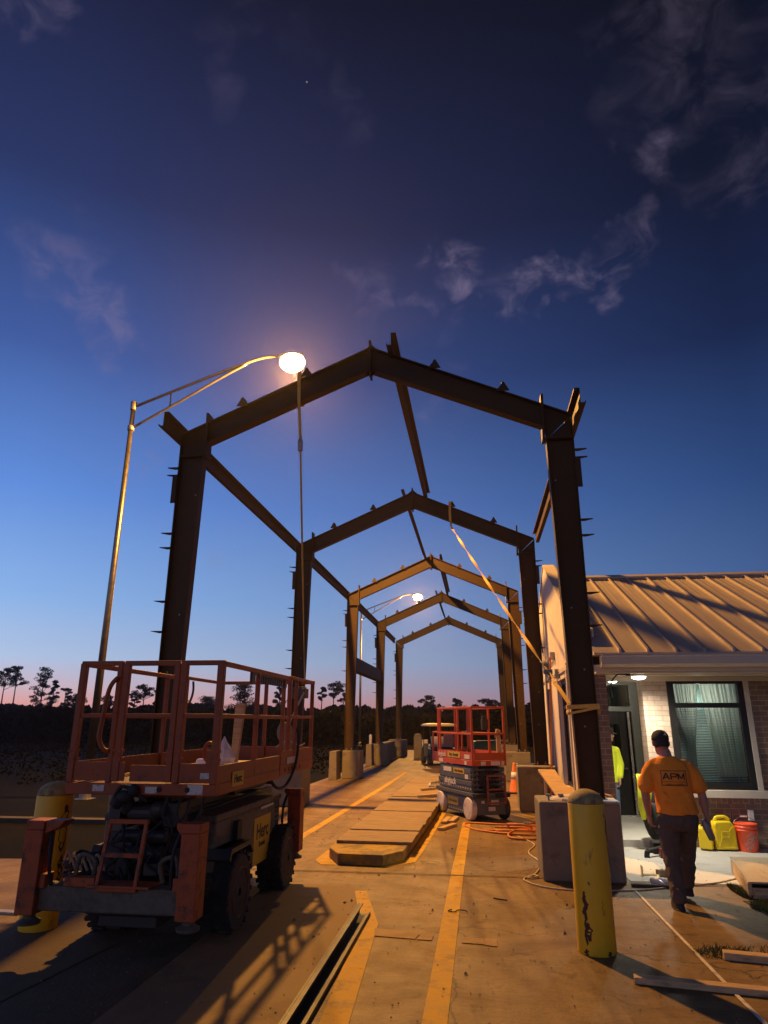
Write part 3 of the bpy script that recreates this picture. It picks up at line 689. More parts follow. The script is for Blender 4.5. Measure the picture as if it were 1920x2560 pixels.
# roof with standing seams
sl_ = .44; ez = 2.73; ey = 10.44; ry = 15.0; rz_ = ez+sl_*(ry-ey)
b = MB(); b.quadbox([(1.72,ey,ez-.03),(8.8,ey,ez-.03),(8.8,ry,rz_-.03),(1.72,ry,rz_-.03),(1.72,ey,ez),(8.8,ey,ez),(8.8,ry,rz_),(1.72,ry,rz_)])
b.quadbox([(1.72,ry,rz_-.03),(8.8,ry,rz_-.03),(8.8,19.6,ez-.03),(1.72,19.6,ez-.03),(1.72,ry,rz_),(8.8,ry,rz_),(8.8,19.6,ez),(1.72,19.6,ez)])
nrm = Vector((0,-sl_,1)).normalized(); dirr = Vector((0,1,sl_)).normalized()
x = 2.09
seam = []
while x < 8.7:
    p = Vector((x, ey+.02, ez))+nrm*.022; q = Vector((x, ry-.08, rz_-.08*sl_))+nrm*.022
    b.bar(p, q, .018, .05, up=nrm); b.bar(p+nrm*.024, q+nrm*.024, .032, .012, up=nrm)
    for dx in (.105, .20, .295):   # shallow striations of the pans
        b.bar(Vector((x+dx, ey+.02, ez))+nrm*.002, Vector((x+dx, ry-.1, rz_-.1*sl_))+nrm*.002, .018, .008, up=nrm)
    b.box(x-.016, x+.016, ey-.012, ey+.02, ez-.01, ez+.055)
    x += .395
b.build('roof', m_roof, **W)
b = MB()
x = 2.09+.03
while x < 8.6: b.box(x, x+.335, ry-.13, ry-.10, rz_-.05, rz_+.015); x += .395
b.quadbox([(1.72,ry-.17,rz_+.005-.03),(8.8,ry-.17,rz_-.025),(8.8,ry,rz_+.055),(1.72,ry,rz_+.055),(1.72,ry-.17,rz_+.01),(8.8,ry-.17,rz_+.01),(8.8,ry,rz_+.085),(1.72,ry,rz_+.085)])
b.build('ridge_cap', m_roof, **W)
# gable side wall with coping and two openings (facing the lane)
def zpar(y): return 5.10-.46*abs(y-15.25)
b = MB()
prof = [(10.95,0),(10.95,zpar(10.95)-.05),(15.25,zpar(15.25)),(19.3,zpar(19.3)),(19.3,0)]
cuts = [(12.55,13.95,.62,2.52),(15.4,16.2,.72,2.45),(17.0,17.9,.72,2.4)]
# panels between openings
ysplit = [10.95,12.55,13.95,15.4,16.2,17.0,17.9,19.3]
for i in range(7):
    y0, y1 = ysplit[i], ysplit[i+1]
    def seg(za0, za1, zb0, zb1, yy0=None, yy1=None):
        yy0 = y0 if yy0 is None else yy0; yy1 = y1 if yy1 is None else yy1
        b.quadbox([(1.56,yy0,za0),(1.74,yy0,za0),(1.74,yy1,zb0),(1.56,yy1,zb0),(1.56,yy0,za1),(1.74,yy0,za1),(1.74,yy1,zb1),(1.56,yy1,zb1)])
    cut = [c for c in cuts if c[0] == y0]
    pk = y0 < 15.25 < y1
    parts = [(y0,15.25),(15.25,y1)] if pk else [(y0,y1)]
    lo = 0
    if cut:
        seg(0, cut[0][2], 0, cut[0][2]); lo = cut[0][3]
    for (p, q) in parts: seg(lo, zpar(p), lo, zpar(q), p, q)
b.build('gable_wall', m_stucco, **W)
b = MB()
for (p, q) in ((10.9,15.25),(15.25,19.35)):
    b.quadbox([(1.54,p,zpar(p)+.002),(1.79,p,zpar(p)+.002),(1.79,q,zpar(q)+.002),(1.54,q,zpar(q)+.002),(1.54,p,zpar(p)+.04),(1.79,p,zpar(p)+.04),(1.79,q,zpar(q)+.04),(1.54,q,zpar(q)+.04)])
    b.quadbox([(1.79,p,zpar(p)-.09),(1.81,p,zpar(p)-.09),(1.81,q,zpar(q)-.09),(1.79,q,zpar(q)-.09),(1.79,p,zpar(p)+.03),(1.81,p,zpar(p)+.03),(1.81,q,zpar(q)+.03),(1.79,q,zpar(q)+.03)])
b.build('gable_coping', m_trim, **W)
b = MB()   # stepped flashing blocks where the gable meets the eave
for (x1, y0, y1, z0, z1) in ((1.98,11.0,11.25,2.80,2.93),(1.93,11.26,11.5,2.95,3.1),(1.90,11.52,11.75,3.12,3.34),(2.03,10.60,10.98,2.72,2.78)): b.box(1.75, x1, y0, y1, z0, z1)
b.build('eave_flashing', m_trim, **W)
for (y0, y1, z0, z1) in cuts:
    b = MB()
    for (a0, a1, c0, c1) in ((y0+.01,y0+.07,z0+.01,z1-.01),(y1-.07,y1-.01,z0+.01,z1-.01),(y0+.07,y1-.07,z0+.01,z0+.08),(y0+.07,y1-.07,z1-.08,z1-.01)): b.box(1.62, 1.70, a0, a1, c0, c1)
    b.box(1.625, 1.695, y0+.07, y1-.07, z0+(z1-z0)*.72, z0+(z1-z0)*.72+.05)
    wf = b.build('side_window', m_frame, **W)
    b = MB(); b.box(1.65, 1.662, y0+.07, y1-.07, z0+.08, z1-.08); b.build('pane', m_dglass, wf, world=True)
    b = MB(); b.box(1.48, 1.60, y0-.05, y1+.05, z0-.07, z0-.002); b.build('sill', m_trim, wf, world=True)
b = MB()
for y in (12.47, 14.0, 15.32, 16.28, 18.1): b.box(1.535, 1.558, y-.05, y+.05, .05, 2.75)
b.box(1.53, 1.558, 12.3, 18.2, 2.62, 2.70)
b.build('wall_trim', m_trim, bevel=.004, **W)
# conduit and brackets on the gable wall
b = MB(); b.tube([(1.50,16.5,3.9),(1.50,15.9,3.1),(1.50,15.6,2.95),(1.50,14.2,3.05)], .014, 8); b.box(1.44,1.555,15.55,15.75,2.80,3.02); b.tube([(1.50,15.65,2.9),(1.50,15.65,.2)], .02, 8)
b.tube([(1.49,14.2,3.0),(1.49,15.6,2.92)], .010, 6); b.box(1.47,1.555,14.15,14.25,2.95,3.1); b.box(1.47,1.555,13.55,13.6,2.55,2.72)
b.tube([(1.50,13.4,2.7),(1.50,13.9,2.62)], .012, 6)
b.build('conduit', m_dgalv, **W)
# front window with frame, glass, blinds and curtains
wx0, wx1, wz0, wz1 = 2.93, 4.06, .80, 2.40
b = MB()
fy0, fy1 = FYW-.02, FYW+.06
b.box(wx0, wx0+.10, fy0, fy1, wz0, wz1); b.box(wx1-.09, wx1, fy0, fy1, wz0, wz1)
b.box(wx0+.1, wx1-.09, fy0, fy1, wz0, wz0+.09); b.box(wx0+.1, wx1-.09, fy0, fy1, wz1-.07, wz1); b.box(wx0+.1, wx1-.09, fy0+.005, fy1, 1.97, 2.045)
fw_ = b.build('front_window', m_frame, bevel=.004, **W)
b = MB(); b.box(wx0+.1, wx1-.09, FYW+.015, FYW+.021, wz0+.09, wz1-.07); b.build('pane', m_glass, fw_, world=True)
b = MB(); b.box(2.93, 4.2, FYW-.10, FYW-.022, .69, .795); b.build('sill', m_trim, fw_, bevel=.004, world=True)
b = MB(); b.box(4.062, 4.135, FYW-.035, FYW+.02, .80, 2.44); b.build('window_trim', m_trim, fw_, world=True)
b = MB(); z = .90
while z < 1.95:
    b.quadbox([(3.04,FYW+.075,z),(3.97,FYW+.075,z),(3.97,FYW+.095,z+.009),(3.04,FYW+.095,z+.009),(3.04,FYW+.075,z+.0012),(3.97,FYW+.075,z+.0012),(3.97,FYW+.095,z+.0102),(3.04,FYW+.095,z+.0102)]); z += .0235
for x in (3.2, 3.55, 3.85): b.box(x-.002, x+.002, FYW+.072, FYW+.098, .88, 1.96)
b.build('venetian_blind', m_blind, fw_, world=True)
def curtain(x0t, x1t, x0b, x1b, z0, z1, pinch=None, y=FYW+.15, n=90, fold=9):
    b = MB(); rows = []
    for j in range(15):
        t = j/14; z = z1+(z0-z1)*t
        if pinch:
            tp = (z1-pinch[0])/(z1-z0)
            if t < tp: k = (t/tp)**1.7; a0 = x0t+(pinch[1]-x0t)*k; a1 = x1t+(pinch[2]-x1t)*k
            else: k = ((t-tp)/(1-tp))**.7; a0 = pinch[1]+(x0b-pinch[1])*k; a1 = pinch[2]+(x1b-pinch[2])*k
        else: a0 = x0t+(x0b-x0t)*t; a1 = x1t+(x1b-x1t)*t
        rows.append([b.bm.verts.new((a0+(a1-a0)*i/n, y+.022*math.sin(2*PI*fold*i/n+1.3*math.sin(i*.21)+t*.6)+.009*math.sin(i*.77), z)) for i in range(n+1)])
    for j in range(14):
        for i in range(n): b.bm.faces.new((rows[j][i], rows[j][i+1], rows[j+1][i+1], rows[j+1][i]))
    return b.build('curtain', m_curt, fw_, smooth=True, world=True)
curtain(3.03, 3.42, 3.14, 3.30, 1.08, 2.36, (1.42, 3.21, 3.30))
curtain(3.46, 4.00, 3.60, 4.02, .98, 2.36)
b = MB(); b.box(3.0, 4.1, FYW+.7, FYW+.72, .6, 2.5); b.box(2.96, 2.99, FYW+.1, FYW+.7, .6, 2.5); b.box(4.1, 4.12, FYW+.1, FYW+.7, .6, 2.5)
b.build('room_lining', mat('room_paint', (.06,.09,.08), .9), **W)
t_ = m_curt.node_tree; bs_ = t_.nodes['Principled BSDF']; tl_ = N('ShaderNodeBsdfTranslucent', t_); tl_.inputs[0].default_value = (.80,.78,.70,1)
ms_ = N('ShaderNodeMixShader', t_); ms_.inputs[0].default_value = .45; L(bs_.outputs[0], ms_.inputs[1], t_); L(tl_.outputs[0], ms_.inputs[2], t_); L(ms_.outputs[0], t_.nodes['Material Output'].inputs[0], t_)
lp = bpy.data.lights.new('curtain_fill', 'POINT'); lp.energy = 15; lp.color = (.98, 1, .92); lp.shadow_soft_size = .15  # added fill light behind the curtain to make it look lit
lo = bpy.data.objects.new('curtain_fill', lp); C.objects.link(lo); lo.parent = bld; lo.location = Vector((3.55,12.0,2.1))-Vector(bld.location)
# door recess: storefront door with transom
DY = 13.95
b = MB()
for (x0, x1, z0, z1) in ((2.02,2.10,.1,2.49),(2.88,3.02,.1,2.49),(2.10,2.88,1.95,2.04),(2.10,2.88,2.44,2.49),(1.89,2.02,.1,2.49)): b.box(x0, x1, DY-.04, DY+.06, z0, z1)
b.build('door_frame', m_alum, bevel=.004, **W)
b = MB(); b.box(2.10, 2.88, DY, DY+.008, 2.04, 2.44); b.build('transom_pane', m_glass, **W)
b = MB(); b.box(2.11, 2.22, DY-.03, DY+.03, .13, 1.94); b.box(2.64, 2.76, DY-.03, DY+.03, .13, 1.94); b.box(2.22, 2.64, DY-.03, DY+.03, .13, .84); b.box(2.22, 2.64, DY-.03, DY+.03, 1.72, 1.94)
dr = b.build('door', m_frame, bevel=.003, **W)
b = MB(); b.box(2.22, 2.64, DY-.004, DY+.004, .84, 1.72); b.build('pane', m_dglass, dr, world=True)
b = MB(); b.cyl((2.70,DY-.03,.93),(2.70,DY-.08,.93),.018,10); b.tube([(2.70,DY-.08,.93),(2.60,DY-.085,.93),(2.57,DY-.08,.925)], .011, 8); b.build('handle', m_galv, dr, world=True)
b = MB(); b.box(2.80, 2.84, DY-.02, DY+.02, .13, 1.94); b.box(2.03, 2.88, DY-.05, DY-.02, .10, .128); b.build('threshold', mat('bright_threshold', (.75,.76,.74), .25, metal=.8, var=.1), **W)
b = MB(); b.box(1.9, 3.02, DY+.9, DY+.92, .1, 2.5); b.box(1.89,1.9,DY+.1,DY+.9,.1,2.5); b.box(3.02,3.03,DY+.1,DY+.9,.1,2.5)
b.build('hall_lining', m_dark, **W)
# downlight in the soffit, its cable, wall socket
b = MB(); b.lathe([(.11,-.02),(.115,0),(.10,.02)], 24, c=(2.41,10.88,2.43)); pl = b.build('ceiling_light', m_trim, smooth=True, **W)
b = MB(); b.ball((2.41,10.88,2.405), .105, .105, .04, 8); b.build('lens', m_porch, pl, smooth=True, world=True)
lp = bpy.data.lights.new('porch_light', 'SPOT'); lp.energy = 280; lp.spot_size = R(165); lp.spot_blend = 1; lp.color = (1, .92, .74); lp.shadow_soft_size = .08
lo = bpy.data.objects.new('porch_light', lp); C.objects.link(lo); lo.parent = bld; lo.location = Vector((2.41,10.86,2.33))-Vector(bld.location)
b = MB(); b.lathe([(.09,-.02),(.095,0),(.09,.015)], 24, c=(2.40,12.9,2.475)); pl2 = b.build('ceiling_light', m_trim, smooth=True, **W)
b = MB(); b.ball((2.40,12.9,2.455), .078, .078, .03, 8); b.build('lens', m_porch, pl2, smooth=True, world=True)
lp = bpy.data.lights.new('recess_light', 'POINT'); lp.energy = 16; lp.color = (1, .97, .84); lp.shadow_soft_size = .07
lo = bpy.data.objects.new('recess_light', lp); C.objects.link(lo); lo.parent = bld; lo.location = Vector((2.40,12.9,2.36))-Vector(bld.location)
b = MB(); b.tube(curve_pts([(1.95,10.66,2.10),(1.96,10.66,2.3),(2.05,10.66,2.42),(2.12,10.66,2.43),(2.18,10.66,2.43)], 5), .010, 6); b.box(2.18,2.24,10.63,10.69,2.41,2.45); b.build('light_cable', m_black, **W)
b = MB(); b.box(3.86, 3.94, FYW-.05, FYW-.001, .38, .53); b.build('wall_socket', mat('socket_cover', (.55,.55,.52), .5), bevel=.008, **W)
b = MB(); b.box(2.66, 2.78, FYW-.008, FYW-.001, 1.42, 1.60); b.build('paper_notice', m_stickw, **W)
b = MB(); b.tube([(1.40,15.3,0.0),(1.34,12.9,2.9)], .016, 8)
tag(b.build('orange_pole', m_hose, origin=(1.40,15.3,0)), 'thin orange pole leaning against the pale gable wall', 'pole')
for k, (xa, ya, xb, yb, lab) in enumerate(((1.30,10.2,1.05,12.6,'upper plywood board leaning on the side of the building behind the pier'), (1.36,9.9,1.22,11.7,'lower plywood board leaning beside the near column base'))):
    b = MB(); b.quadbox([(xa-.1,ya,.50-.2*k),(xa+.12,ya,.50-.2*k),(xb+.2,yb,.95-.2*k),(xb-.08,yb,.95-.2*k),(xa-.1,ya,.53-.2*k),(xa+.12,ya,.53-.2*k),(xb+.2,yb,.98-.2*k),(xb-.08,yb,.98-.2*k)])
    b.box(xa-.02, xa+.02, ya+.05, ya+.09, 0, .51-.2*k); b.box(xb, xb+.04, yb-.15, yb-.11, 0, .93-.2*k)
    tag(b.build('plywood_board', m_wood, origin=(xa, ya, 0), bevel=.003), lab, 'board', 'boards leaning by the building')

# ================================================================ LARGE ROUGH-TERRAIN SCISSOR LIFT (left)
LX0, LX1, LY0, LY1 = -3.42, -2.12, 5.62, 8.95
big = thing('scissor_lift', 'large orange railed scissor lift with four wheels and outriggers in the left foreground', 'scissor lift', (-2.77, 7.2, 0), 0, 'scissor lifts')
W = dict(parent=big, world=True)
b = MB(); b.box(-3.12, -2.42, 5.62, 8.7, .30, .50); b.box(-3.0, -2.52, 5.62, 8.7, .22, .30); b.box(-3.3, -2.25, 6.12, 6.32, .25, .38); b.box(-3.3, -2.25, 7.95, 8.15, .25, .38)
b.build('chassis', m_mgrey, bevel=.008, **W)
b = MB(); b.box(-3.42, -2.28, 5.42, 5.60, .36, .535); b.box(-3.3, -2.4, 5.60, 5.64, .33, .40)
b.build('front_beam', m_lgrey, bevel=.012, **W)
b = MB(); b.box(-3.0, -2.5, 5.38, 5.58, .538, .556); b.box(-3.2, -2.95, 5.4, 5.5, .538, .60); b.build('beam_plate', m_worn, bevel=.004, **W)
def outrigger(x0, x1, y, sg):
    b = MB(); b.box(x0, x1, y-.09, y+.09, .34, .93)
    xi = x1 if sg < 0 else x0
    b.prism([(x0,.93),(x1,.93),(x1,1.0),(x0,1.0)], 'Y', y-.09, y+.09)
    if sg < 0: b.prism([(x1,.90),(x1+.12,.95),(x1+.16,1.0),(x1,1.0)], 'Y', y-.07, y+.07)
    else: b.prism([(x0,.90),(x0-.05,.96),(x0-.05,1.0),(x0,1.0)], 'Y', y-.07, y+.07)
    b.box(x1 if sg < 0 else x0-.05, x1+.05 if sg < 0 else x0, y-.06, y+.06, .52, .62)
    o = b.build('outrigger', m_worn, bevel=.008, **W)
    b = MB(); cx = (x0+x1)/2; b.cyl((cx,y,.34),(cx,y,.29),.045,14); b.lathe([(.03,.0),(.085,.01),(.09,.03),(.05,.05)], 18, c=(cx,y,.255)); b.build('foot_pad', m_lgrey, o, world=True)
    b = MB(); cx2 = x1+.03 if sg < 0 else x0-.03
    b.tube(curve_pts([(cx2,y-.02,.93),(cx2+.03*(-sg),y-.06,.8),(cx2+.04*(-sg),y-.05,.65),(cx2+.05*(-sg),y,.5)], 5), .014, 8); b.build('hydraulic_hose', m_black, o, world=True)
outrigger(-3.55, -3.40, 5.45, -1); outrigger(-2.27, -2.12, 5.45, 1)
outrigger(-2.22, -2.07, 8.30, 1); outrigger(-3.58, -3.43, 8.30, -1)
def wheel(cx, cy, rad, w, out, tyre_m, rim_m, parent, world=True, lugs=True, n=40):
    b = MB()
    prof = [(rad*.62,-w/2),(rad*.90,-w/2),(rad*.97,-w*.42),(rad,-w*.3),(rad,w*.3),(rad*.97,w*.42),(rad*.90,w/2),(rad*.62,w/2)]
    b.loft([[Vector((cx+z, cy+math.cos(a)*r, rad+math.sin(a)*r)) for a in [2*PI*k/n for k in range(n)]] for r, z in prof], cap=True)
    if lugs:
        for k in range(22):
            a = 2*PI*k/22
            for s in (-1, 1):
                a2 = a+(0 if s < 0 else PI/22)
                c = Vector((cx+s*w*.26, cy+math.cos(a2)*rad, rad+math.sin(a2)*rad)); rd_ = Vector((0,math.cos(a2),math.sin(a2))); tg = Vector((.45*s,-math.sin(a2),math.cos(a2))).normalized()
                b.bar(c-Vector((s*w*.2,0,0))-tg*.0, c+Vector((s*w*.22,0,0))+tg*.02, .035, .028, up=rd_)
    t_ = b.build('wheel', tyre_m, parent, world=world)
    b = MB(); s = out
    p2 = [(rad*.63, s*w*.50),(rad*.60, s*w*.53),(rad*.55, s*w*.44),(rad*.48, s*w*.30),(rad*.22, s*w*.28),(rad*.20, s*w*.46),(rad*.10, s*w*.50),(.004, s*w*.50)]
    b.loft([[Vector((cx+z, cy+math.cos(a)*r, rad+math.sin(a)*r)) for a in [2*PI*k/24 for k in range(24)]] for r, z in p2], cap=False)
    for k in range(6):
        a = PI*k/3; b.cyl((cx+s*w*.28,cy+math.cos(a)*rad*.33,rad+math.sin(a)*rad*.33),(cx+s*w*.36,cy+math.cos(a)*rad*.33,rad+math.sin(a)*rad*.33),.012,6)
    b.build('rim', rim_m, t_, world=world)
    return t_
for cx, o_ in ((-2.27,1),(-3.27,-1)):
    for cy in (6.42, 8.02): wheel(cx, cy, .32, .27, o_, m_tyre, m_rim, big)
# equipment cabinets along both sides
for (x0, x1, nm) in ((-2.66,-2.30,'right'),(-3.32,-2.95,'left')):
    b = MB(); b.box(x0, x1, 6.16, 8.15, .36, .90); b.box(x0-.01, x1+.012, 6.14, 8.17, .90, .965)
    cb_ = b.build('equipment_cabinet', m_lgrey, bevel=.015, **W)
    if nm == 'right':
        b = MB(); b.box(x1+.001, x1+.006, 6.55, 8.05, .42, .88); b.build('side_door', m_lgrey, cb_, bevel=.002, world=True)
        b = MB()
        for k in range(9): b.box(x1+.007, x1+.016, 7.96, 8.06, .44+k*.048, .455+k*.048)
        for k in range(4): b.box(x1+.007, x1+.012, 7.02, 7.12, .50+k*.03, .512+k*.03)
        b.box(x1+.0065, x1+.05, 6.60, 6.72, .55, .86)
        b.build('vent_louvres', m_black, cb_, world=True)
        b = MB(); b.box(x1+.0065, x1+.010, 7.22, 7.78, .36, .80); yp = b.build('yellow_sticker', m_sticky, cb_, world=True)
        P = Vector((x1+.012, 7.50, .66))-Vector(big.location)
        lettering('sticker_lettering', 'Herc', .20, m_ink, cb_, P, (0,1,0)); lettering('sticker_lettering', 'Rentals', .07, m_ink, cb_, P-Vector((0,0,.12)), (0,1,0))
        b = MB(); b.box(x1+.0065, x1+.009, 6.85, 7.02, .40, .56); b.box(x1+.0065, x1+.009, 6.80, 6.92, .22+.14, .385); b.box(x1+.013, x1+.015, 7.40, 7.85, .87, .895); b.build('white_sticker', m_stickw, cb_, world=True)
    b = MB(); b.box(x0+.06, x1-.06, 6.135, 6.158, .46, .82); b.build('front_panel', m_mgrey, cb_, bevel=.004, world=True)
b = MB(); b.box(-2.40, -2.20, 6.16, 6.68, .66, .70); b.prism([(6.12,.62),(6.16,.70),(6.70,.70),(6.78,.58),(6.75,.58),(6.67,.66),(6.18,.66),(6.15,.60)], 'X', -2.42, -2.14)
b.prism([(6.12-.05,.58),(6.14,.70),(6.18,.70),(6.1,.58)], 'X', -3.40, -3.12); b.box(-3.40, -3.12, 6.14, 6.7, .68, .70)
b.build('mudguard', m_mgrey, **W)
# folded scissor stack
b = MB()
for k in range(5):
    z = .56+k*.115
    for s in (-1, 1):
        off = .19+.05*(k % 2)
        b.bar((-2.785+s*off,5.95,z+.015),(-2.785+s*off,8.6,z+.055),.045,.085); b.bar((-2.785+s*(off-.06),5.95,z+.055),(-2.785+s*(off-.06),8.6,z+.015),.04,.085)
    for y in (5.98, 7.25, 8.55): b.cyl((-3.05,y,z+.03),(-2.52,y,z+.03),.03,12)
st = b.build('scissor_stack', m_mgrey, bevel=.006, **W)
b = MB()
b.cyl((-2.93,5.86,.70),(-2.62,5.86,.70),.055,14); b.cyl((-2.98,5.80,.84),(-2.58,5.80,.84),.05,14); b.cyl((-2.90,5.78,1.02),(-2.66,5.78,1.02),.07,16); b.cyl((-2.78,5.72,.60),(-2.78,6.6,.95),.05,14)
b.box(-2.95,-2.82,5.70,5.86,.56,.70); b.box(-2.70,-2.58,5.68,5.84,.57,.66); b.ball((-2.64,5.74,1.05),.08,.07,.07,8); b.ball((-2.92,5.74,1.08),.06,.06,.08,8)
b.box(-3.08,-2.98,5.75,5.95,.94,1.10); b.box(-2.60,-2.48,5.75,5.95,.92,1.10)
b.build('hydraulic_cylinder', m_mgrey, st, bevel=.006, world=True)
random.seed(11)
b = MB()
for k in range(13):
    x = -2.98+.42*random.random(); z = .62+.42*random.random()
    b.tube(curve_pts([(x,5.72,z),(x+random.uniform(-.12,.12),5.66,z-.12),(x+random.uniform(-.15,.15),5.68,z-.2),(x+random.uniform(-.1,.1),5.76,.58)], 4), random.uniform(.008,.014), 6)
for (cx, cz) in ((-2.46,1.06),(-2.34,1.04)):
    b.tube(curve_pts([(cx-.08,5.66,1.16),(cx-.09,5.63,1.02),(cx,5.62,.94),(cx+.09,5.64,1.03),(cx+.10,5.68,1.15)], 5), .011, 6)
b.build('hydraulic_hose', m_black, st, world=True)
b = MB()   # light tie brackets either side of the ladder
for s in (-1, 1):
    cx = -2.745+s*.29
    b.tube(curve_pts([(cx,5.52,.56),(cx-.02*s,5.50,.70),(cx+.10*s,5.50,.74),(cx+.13*s,5.50,.60),(cx+.12*s,5.52,.56)], 5), .018, 8)
b.build('tie_bracket', m_lgrey, **W)
b = MB()
for (x0, z0, x1, z1) in ((-2.93,.52,-2.90,1.0),(-2.62,.52,-2.60,1.0)): b.bar((x0,5.40,z0),(x1,5.46,z1),.028,.028,up=(0,1,0))
for z, x0, x1, y in ((.995,-2.915,-2.585,5.46),(.76,-2.925,-2.60,5.43),(.53,-2.945,-2.605,5.405)): b.box(x0, x1, y-.02, y+.02, z-.016, z+.016)
b.build('ladder', m_worn, bevel=.003, **W)
# platform
def rail_post(b, x, y, z0, z1, s=.045): b.box(x-s/2, x+s/2, y-s/2, y+s/2, z0, z1)
b = MB()
b.box(LX0, LX1, LY0, LY0+.05, 1.17, 1.26); b.box(LX0, LX1, LY1-.05, LY1, 1.20, 1.30); b.box(LX0, LX0+.05, LY0+.05, LY1-.05, 1.19, 1.27); b.box(LX1-.05, LX1, LY0+.05, 7.45, 1.17, 1.26); b.box(LX1-.045, LX1+.005, 7.45, LY1-.05, 1.19, 1.30)
b.box(-3.1, -2.4, LY0+.3, LY1-.4, 1.12, 1.19)
b.build('platform_frame', m_orange, bevel=.006, **W)
b = MB(); b.box(LX0+.05, LX1-.05, LY0+.05, LY1-.05, 1.245, 1.262); b.build('platform_deck', m_lgrey, **W)
b = MB()
b.box(LX0+.03, LX0+.50, LY0+.004, LY0+.016, 1.275, 1.42); b.box(LX0+.55, LX0+.93, LY0+.004, LY0+.016, 1.272, 1.40); b.box(LX0+.95, LX1-.02, LY0+.004, LY0+.016, 1.264, 1.415)
b.box(LX1-.016, LX1-.004, LY0+.02, 7.45, 1.262, 1.40); b.box(LX1-.012, LX1, 7.47, LY1-.02, 1.302, 1.44); b.box(LX0+.004, LX0+.016, LY0+.02, LY1-.02, 1.272, 1.42); b.box(LX0+.02, LX1-.02, LY1-.016, LY1-.004, 1.302, 1.44)
b.build('toe_board', m_orange, **W)
ZT, ZM = 2.225, 1.79
def rails(name, b_, m_=m_orange): return b_.build(name, m_, bevel=.006, **W)
def rail(b, a, c, s=.042, h=.042): b.bar(a, c, s, h)
# near end: fixed panel, gate, panel
b = MB(); y = LY0+.02
rail_post(b, LX0+.022, y, 1.26, ZT, .055); rail_post(b, LX0+.36, y, 1.26, ZT)
rail(b, (LX0,y,ZT), (LX0+.382,y,ZT)); rail(b, (LX0+.04,y,ZM), (LX0+.34,y,ZM), .03, .036); rails('guard_rail', b)
b = MB(); rail_post(b, LX0+.425, y, 1.27, ZT, .05); rail_post(b, LX0+.885, y-.005, 1.27, ZT, .05)
rail(b, (LX0+.40,y,ZT), (LX0+.90,y,ZT)); rail(b, (LX0+.44,y,ZM), (LX0+.87,y,ZM), .03, .036)
b.box(LX0+.37, LX0+.41, y-.012, y+.012, ZT-.09, ZT-.05)
gate = rails('entry_gate', b)
b = MB(); b.tube(curve_pts([(LX0+.355,y-.03,ZT-.12),(LX0+.30,y-.05,ZT-.22),(LX0+.265,y-.05,ZT-.5),(LX0+.262,y-.05,ZT-.62),(LX0+.30,y-.04,ZT-.70),(LX0+.345,y-.02,ZT-.72)], 6), .019, 10)
b.tube(curve_pts([(LX0+.36,y-.02,ZT-.12),(LX0+.40,y,ZT-.10)], 3), .019, 8)
b.build('grab_handle', m_orange, smooth=True, **W)
b = MB(); rail_post(b, LX0+.945, y, 1.26, ZT, .055); rail_post(b, LX1-.03, y, 1.26, ZT, .06)
rail(b, (LX0+.92,y,ZT), (LX1,y,ZT)); rail(b, (LX0+.96,y,ZM), (LX1-.05,y,ZM), .03, .036); rails('guard_rail', b)
for xs in (LX0+.022, LX1-.022):
    b = MB()
    for yy in (6.62, 7.55) if xs > -3 else (6.4, 7.3): rail_post(b, xs, yy, 1.26, ZT-.02, .042)
    rail(b, (xs,LY0+.05,ZT-.005), (xs,7.75,ZT-.005)); rail(b, (xs,LY0+.05,ZM), (xs,7.75,ZM), .036, .036); rails('guard_rail', b)
    b = MB(); xe = xs+(.0 if xs < -3 else -.005)
    for yy in (7.82, LY1-.025): rail_post(b, xe, yy, 1.30, ZT+.005, .045)
    if xs > -3: rail_post(b, xe, 8.12, 1.30, ZT-.02, .038)
    rail(b, (xe,7.80,ZT+.01), (xe,LY1,ZT+.01), .038, .038); rail(b, (xe,7.8,ZM+.01), (xe,LY1,ZM+.01), .034, .034); rails('extension_rail', b)
b = MB(); y = LY1-.022
rail_post(b, -2.77, y, 1.30, ZT); rail(b, (LX0,y,ZT+.01), (LX1,y,ZT+.01)); rail(b, (LX0+.03,y,ZM+.01), (LX1-.03,y,ZM+.01), .034, .034); rails('guard_rail', b)
# notched comb under the top rail (extension stops)
b = MB(); b.box(LX1-.03, LX1-.012, 6.45, 7.68, ZT-.045, ZT-.022)
for k in range(13): b.box(LX1-.03, LX1-.014, 6.62+k*.082, 6.655+k*.082, ZT-.115, ZT-.04)
b.box(LX1-.035, LX1-.01, 6.40, 6.50, ZT-.13, ZT-.02)
b.build('notched_bar', m_mgrey, **W)
b = MB(); b.tube(curve_pts([(LX0+.022,8.0,ZT-.02),(LX0+.03,8.0,ZT-.14),(LX0+.01,7.97,ZT-.26),(LX0+.0,7.86,ZT-.27),(LX0+.02,7.80,ZT-.20),(LX0+.03,7.79,ZT-.17)], 5), .014, 8); b.build('hook', m_mgrey, smooth=True, **W)
# hinge sleeves and lugs on the posts
b = MB()
for x in (LX0+.022, LX0+.425, LX0+.885, LX0+.945, LX1-.03):
    b.box(x-.034, x+.034, LY0-.012, LY0+.054, 1.43, 1.455); b.box(x-.034, x+.034, LY0-.012, LY0+.054, 1.50, 1.522)
b.build('post_collar', m_worn, **W)
b = MB(); b.tube([(LX1-.14+.05*math.cos(a), LY0+.16, 1.50+.075*math.sin(a)) for a in [2*PI*k/20 for k in range(20)]], .014, 8, closed=True); b.box(LX1-.10, LX1-.05, LY0-.01, LY0+.01, 1.40, 1.52); b.build('lanyard_ring', m_orange, **W)
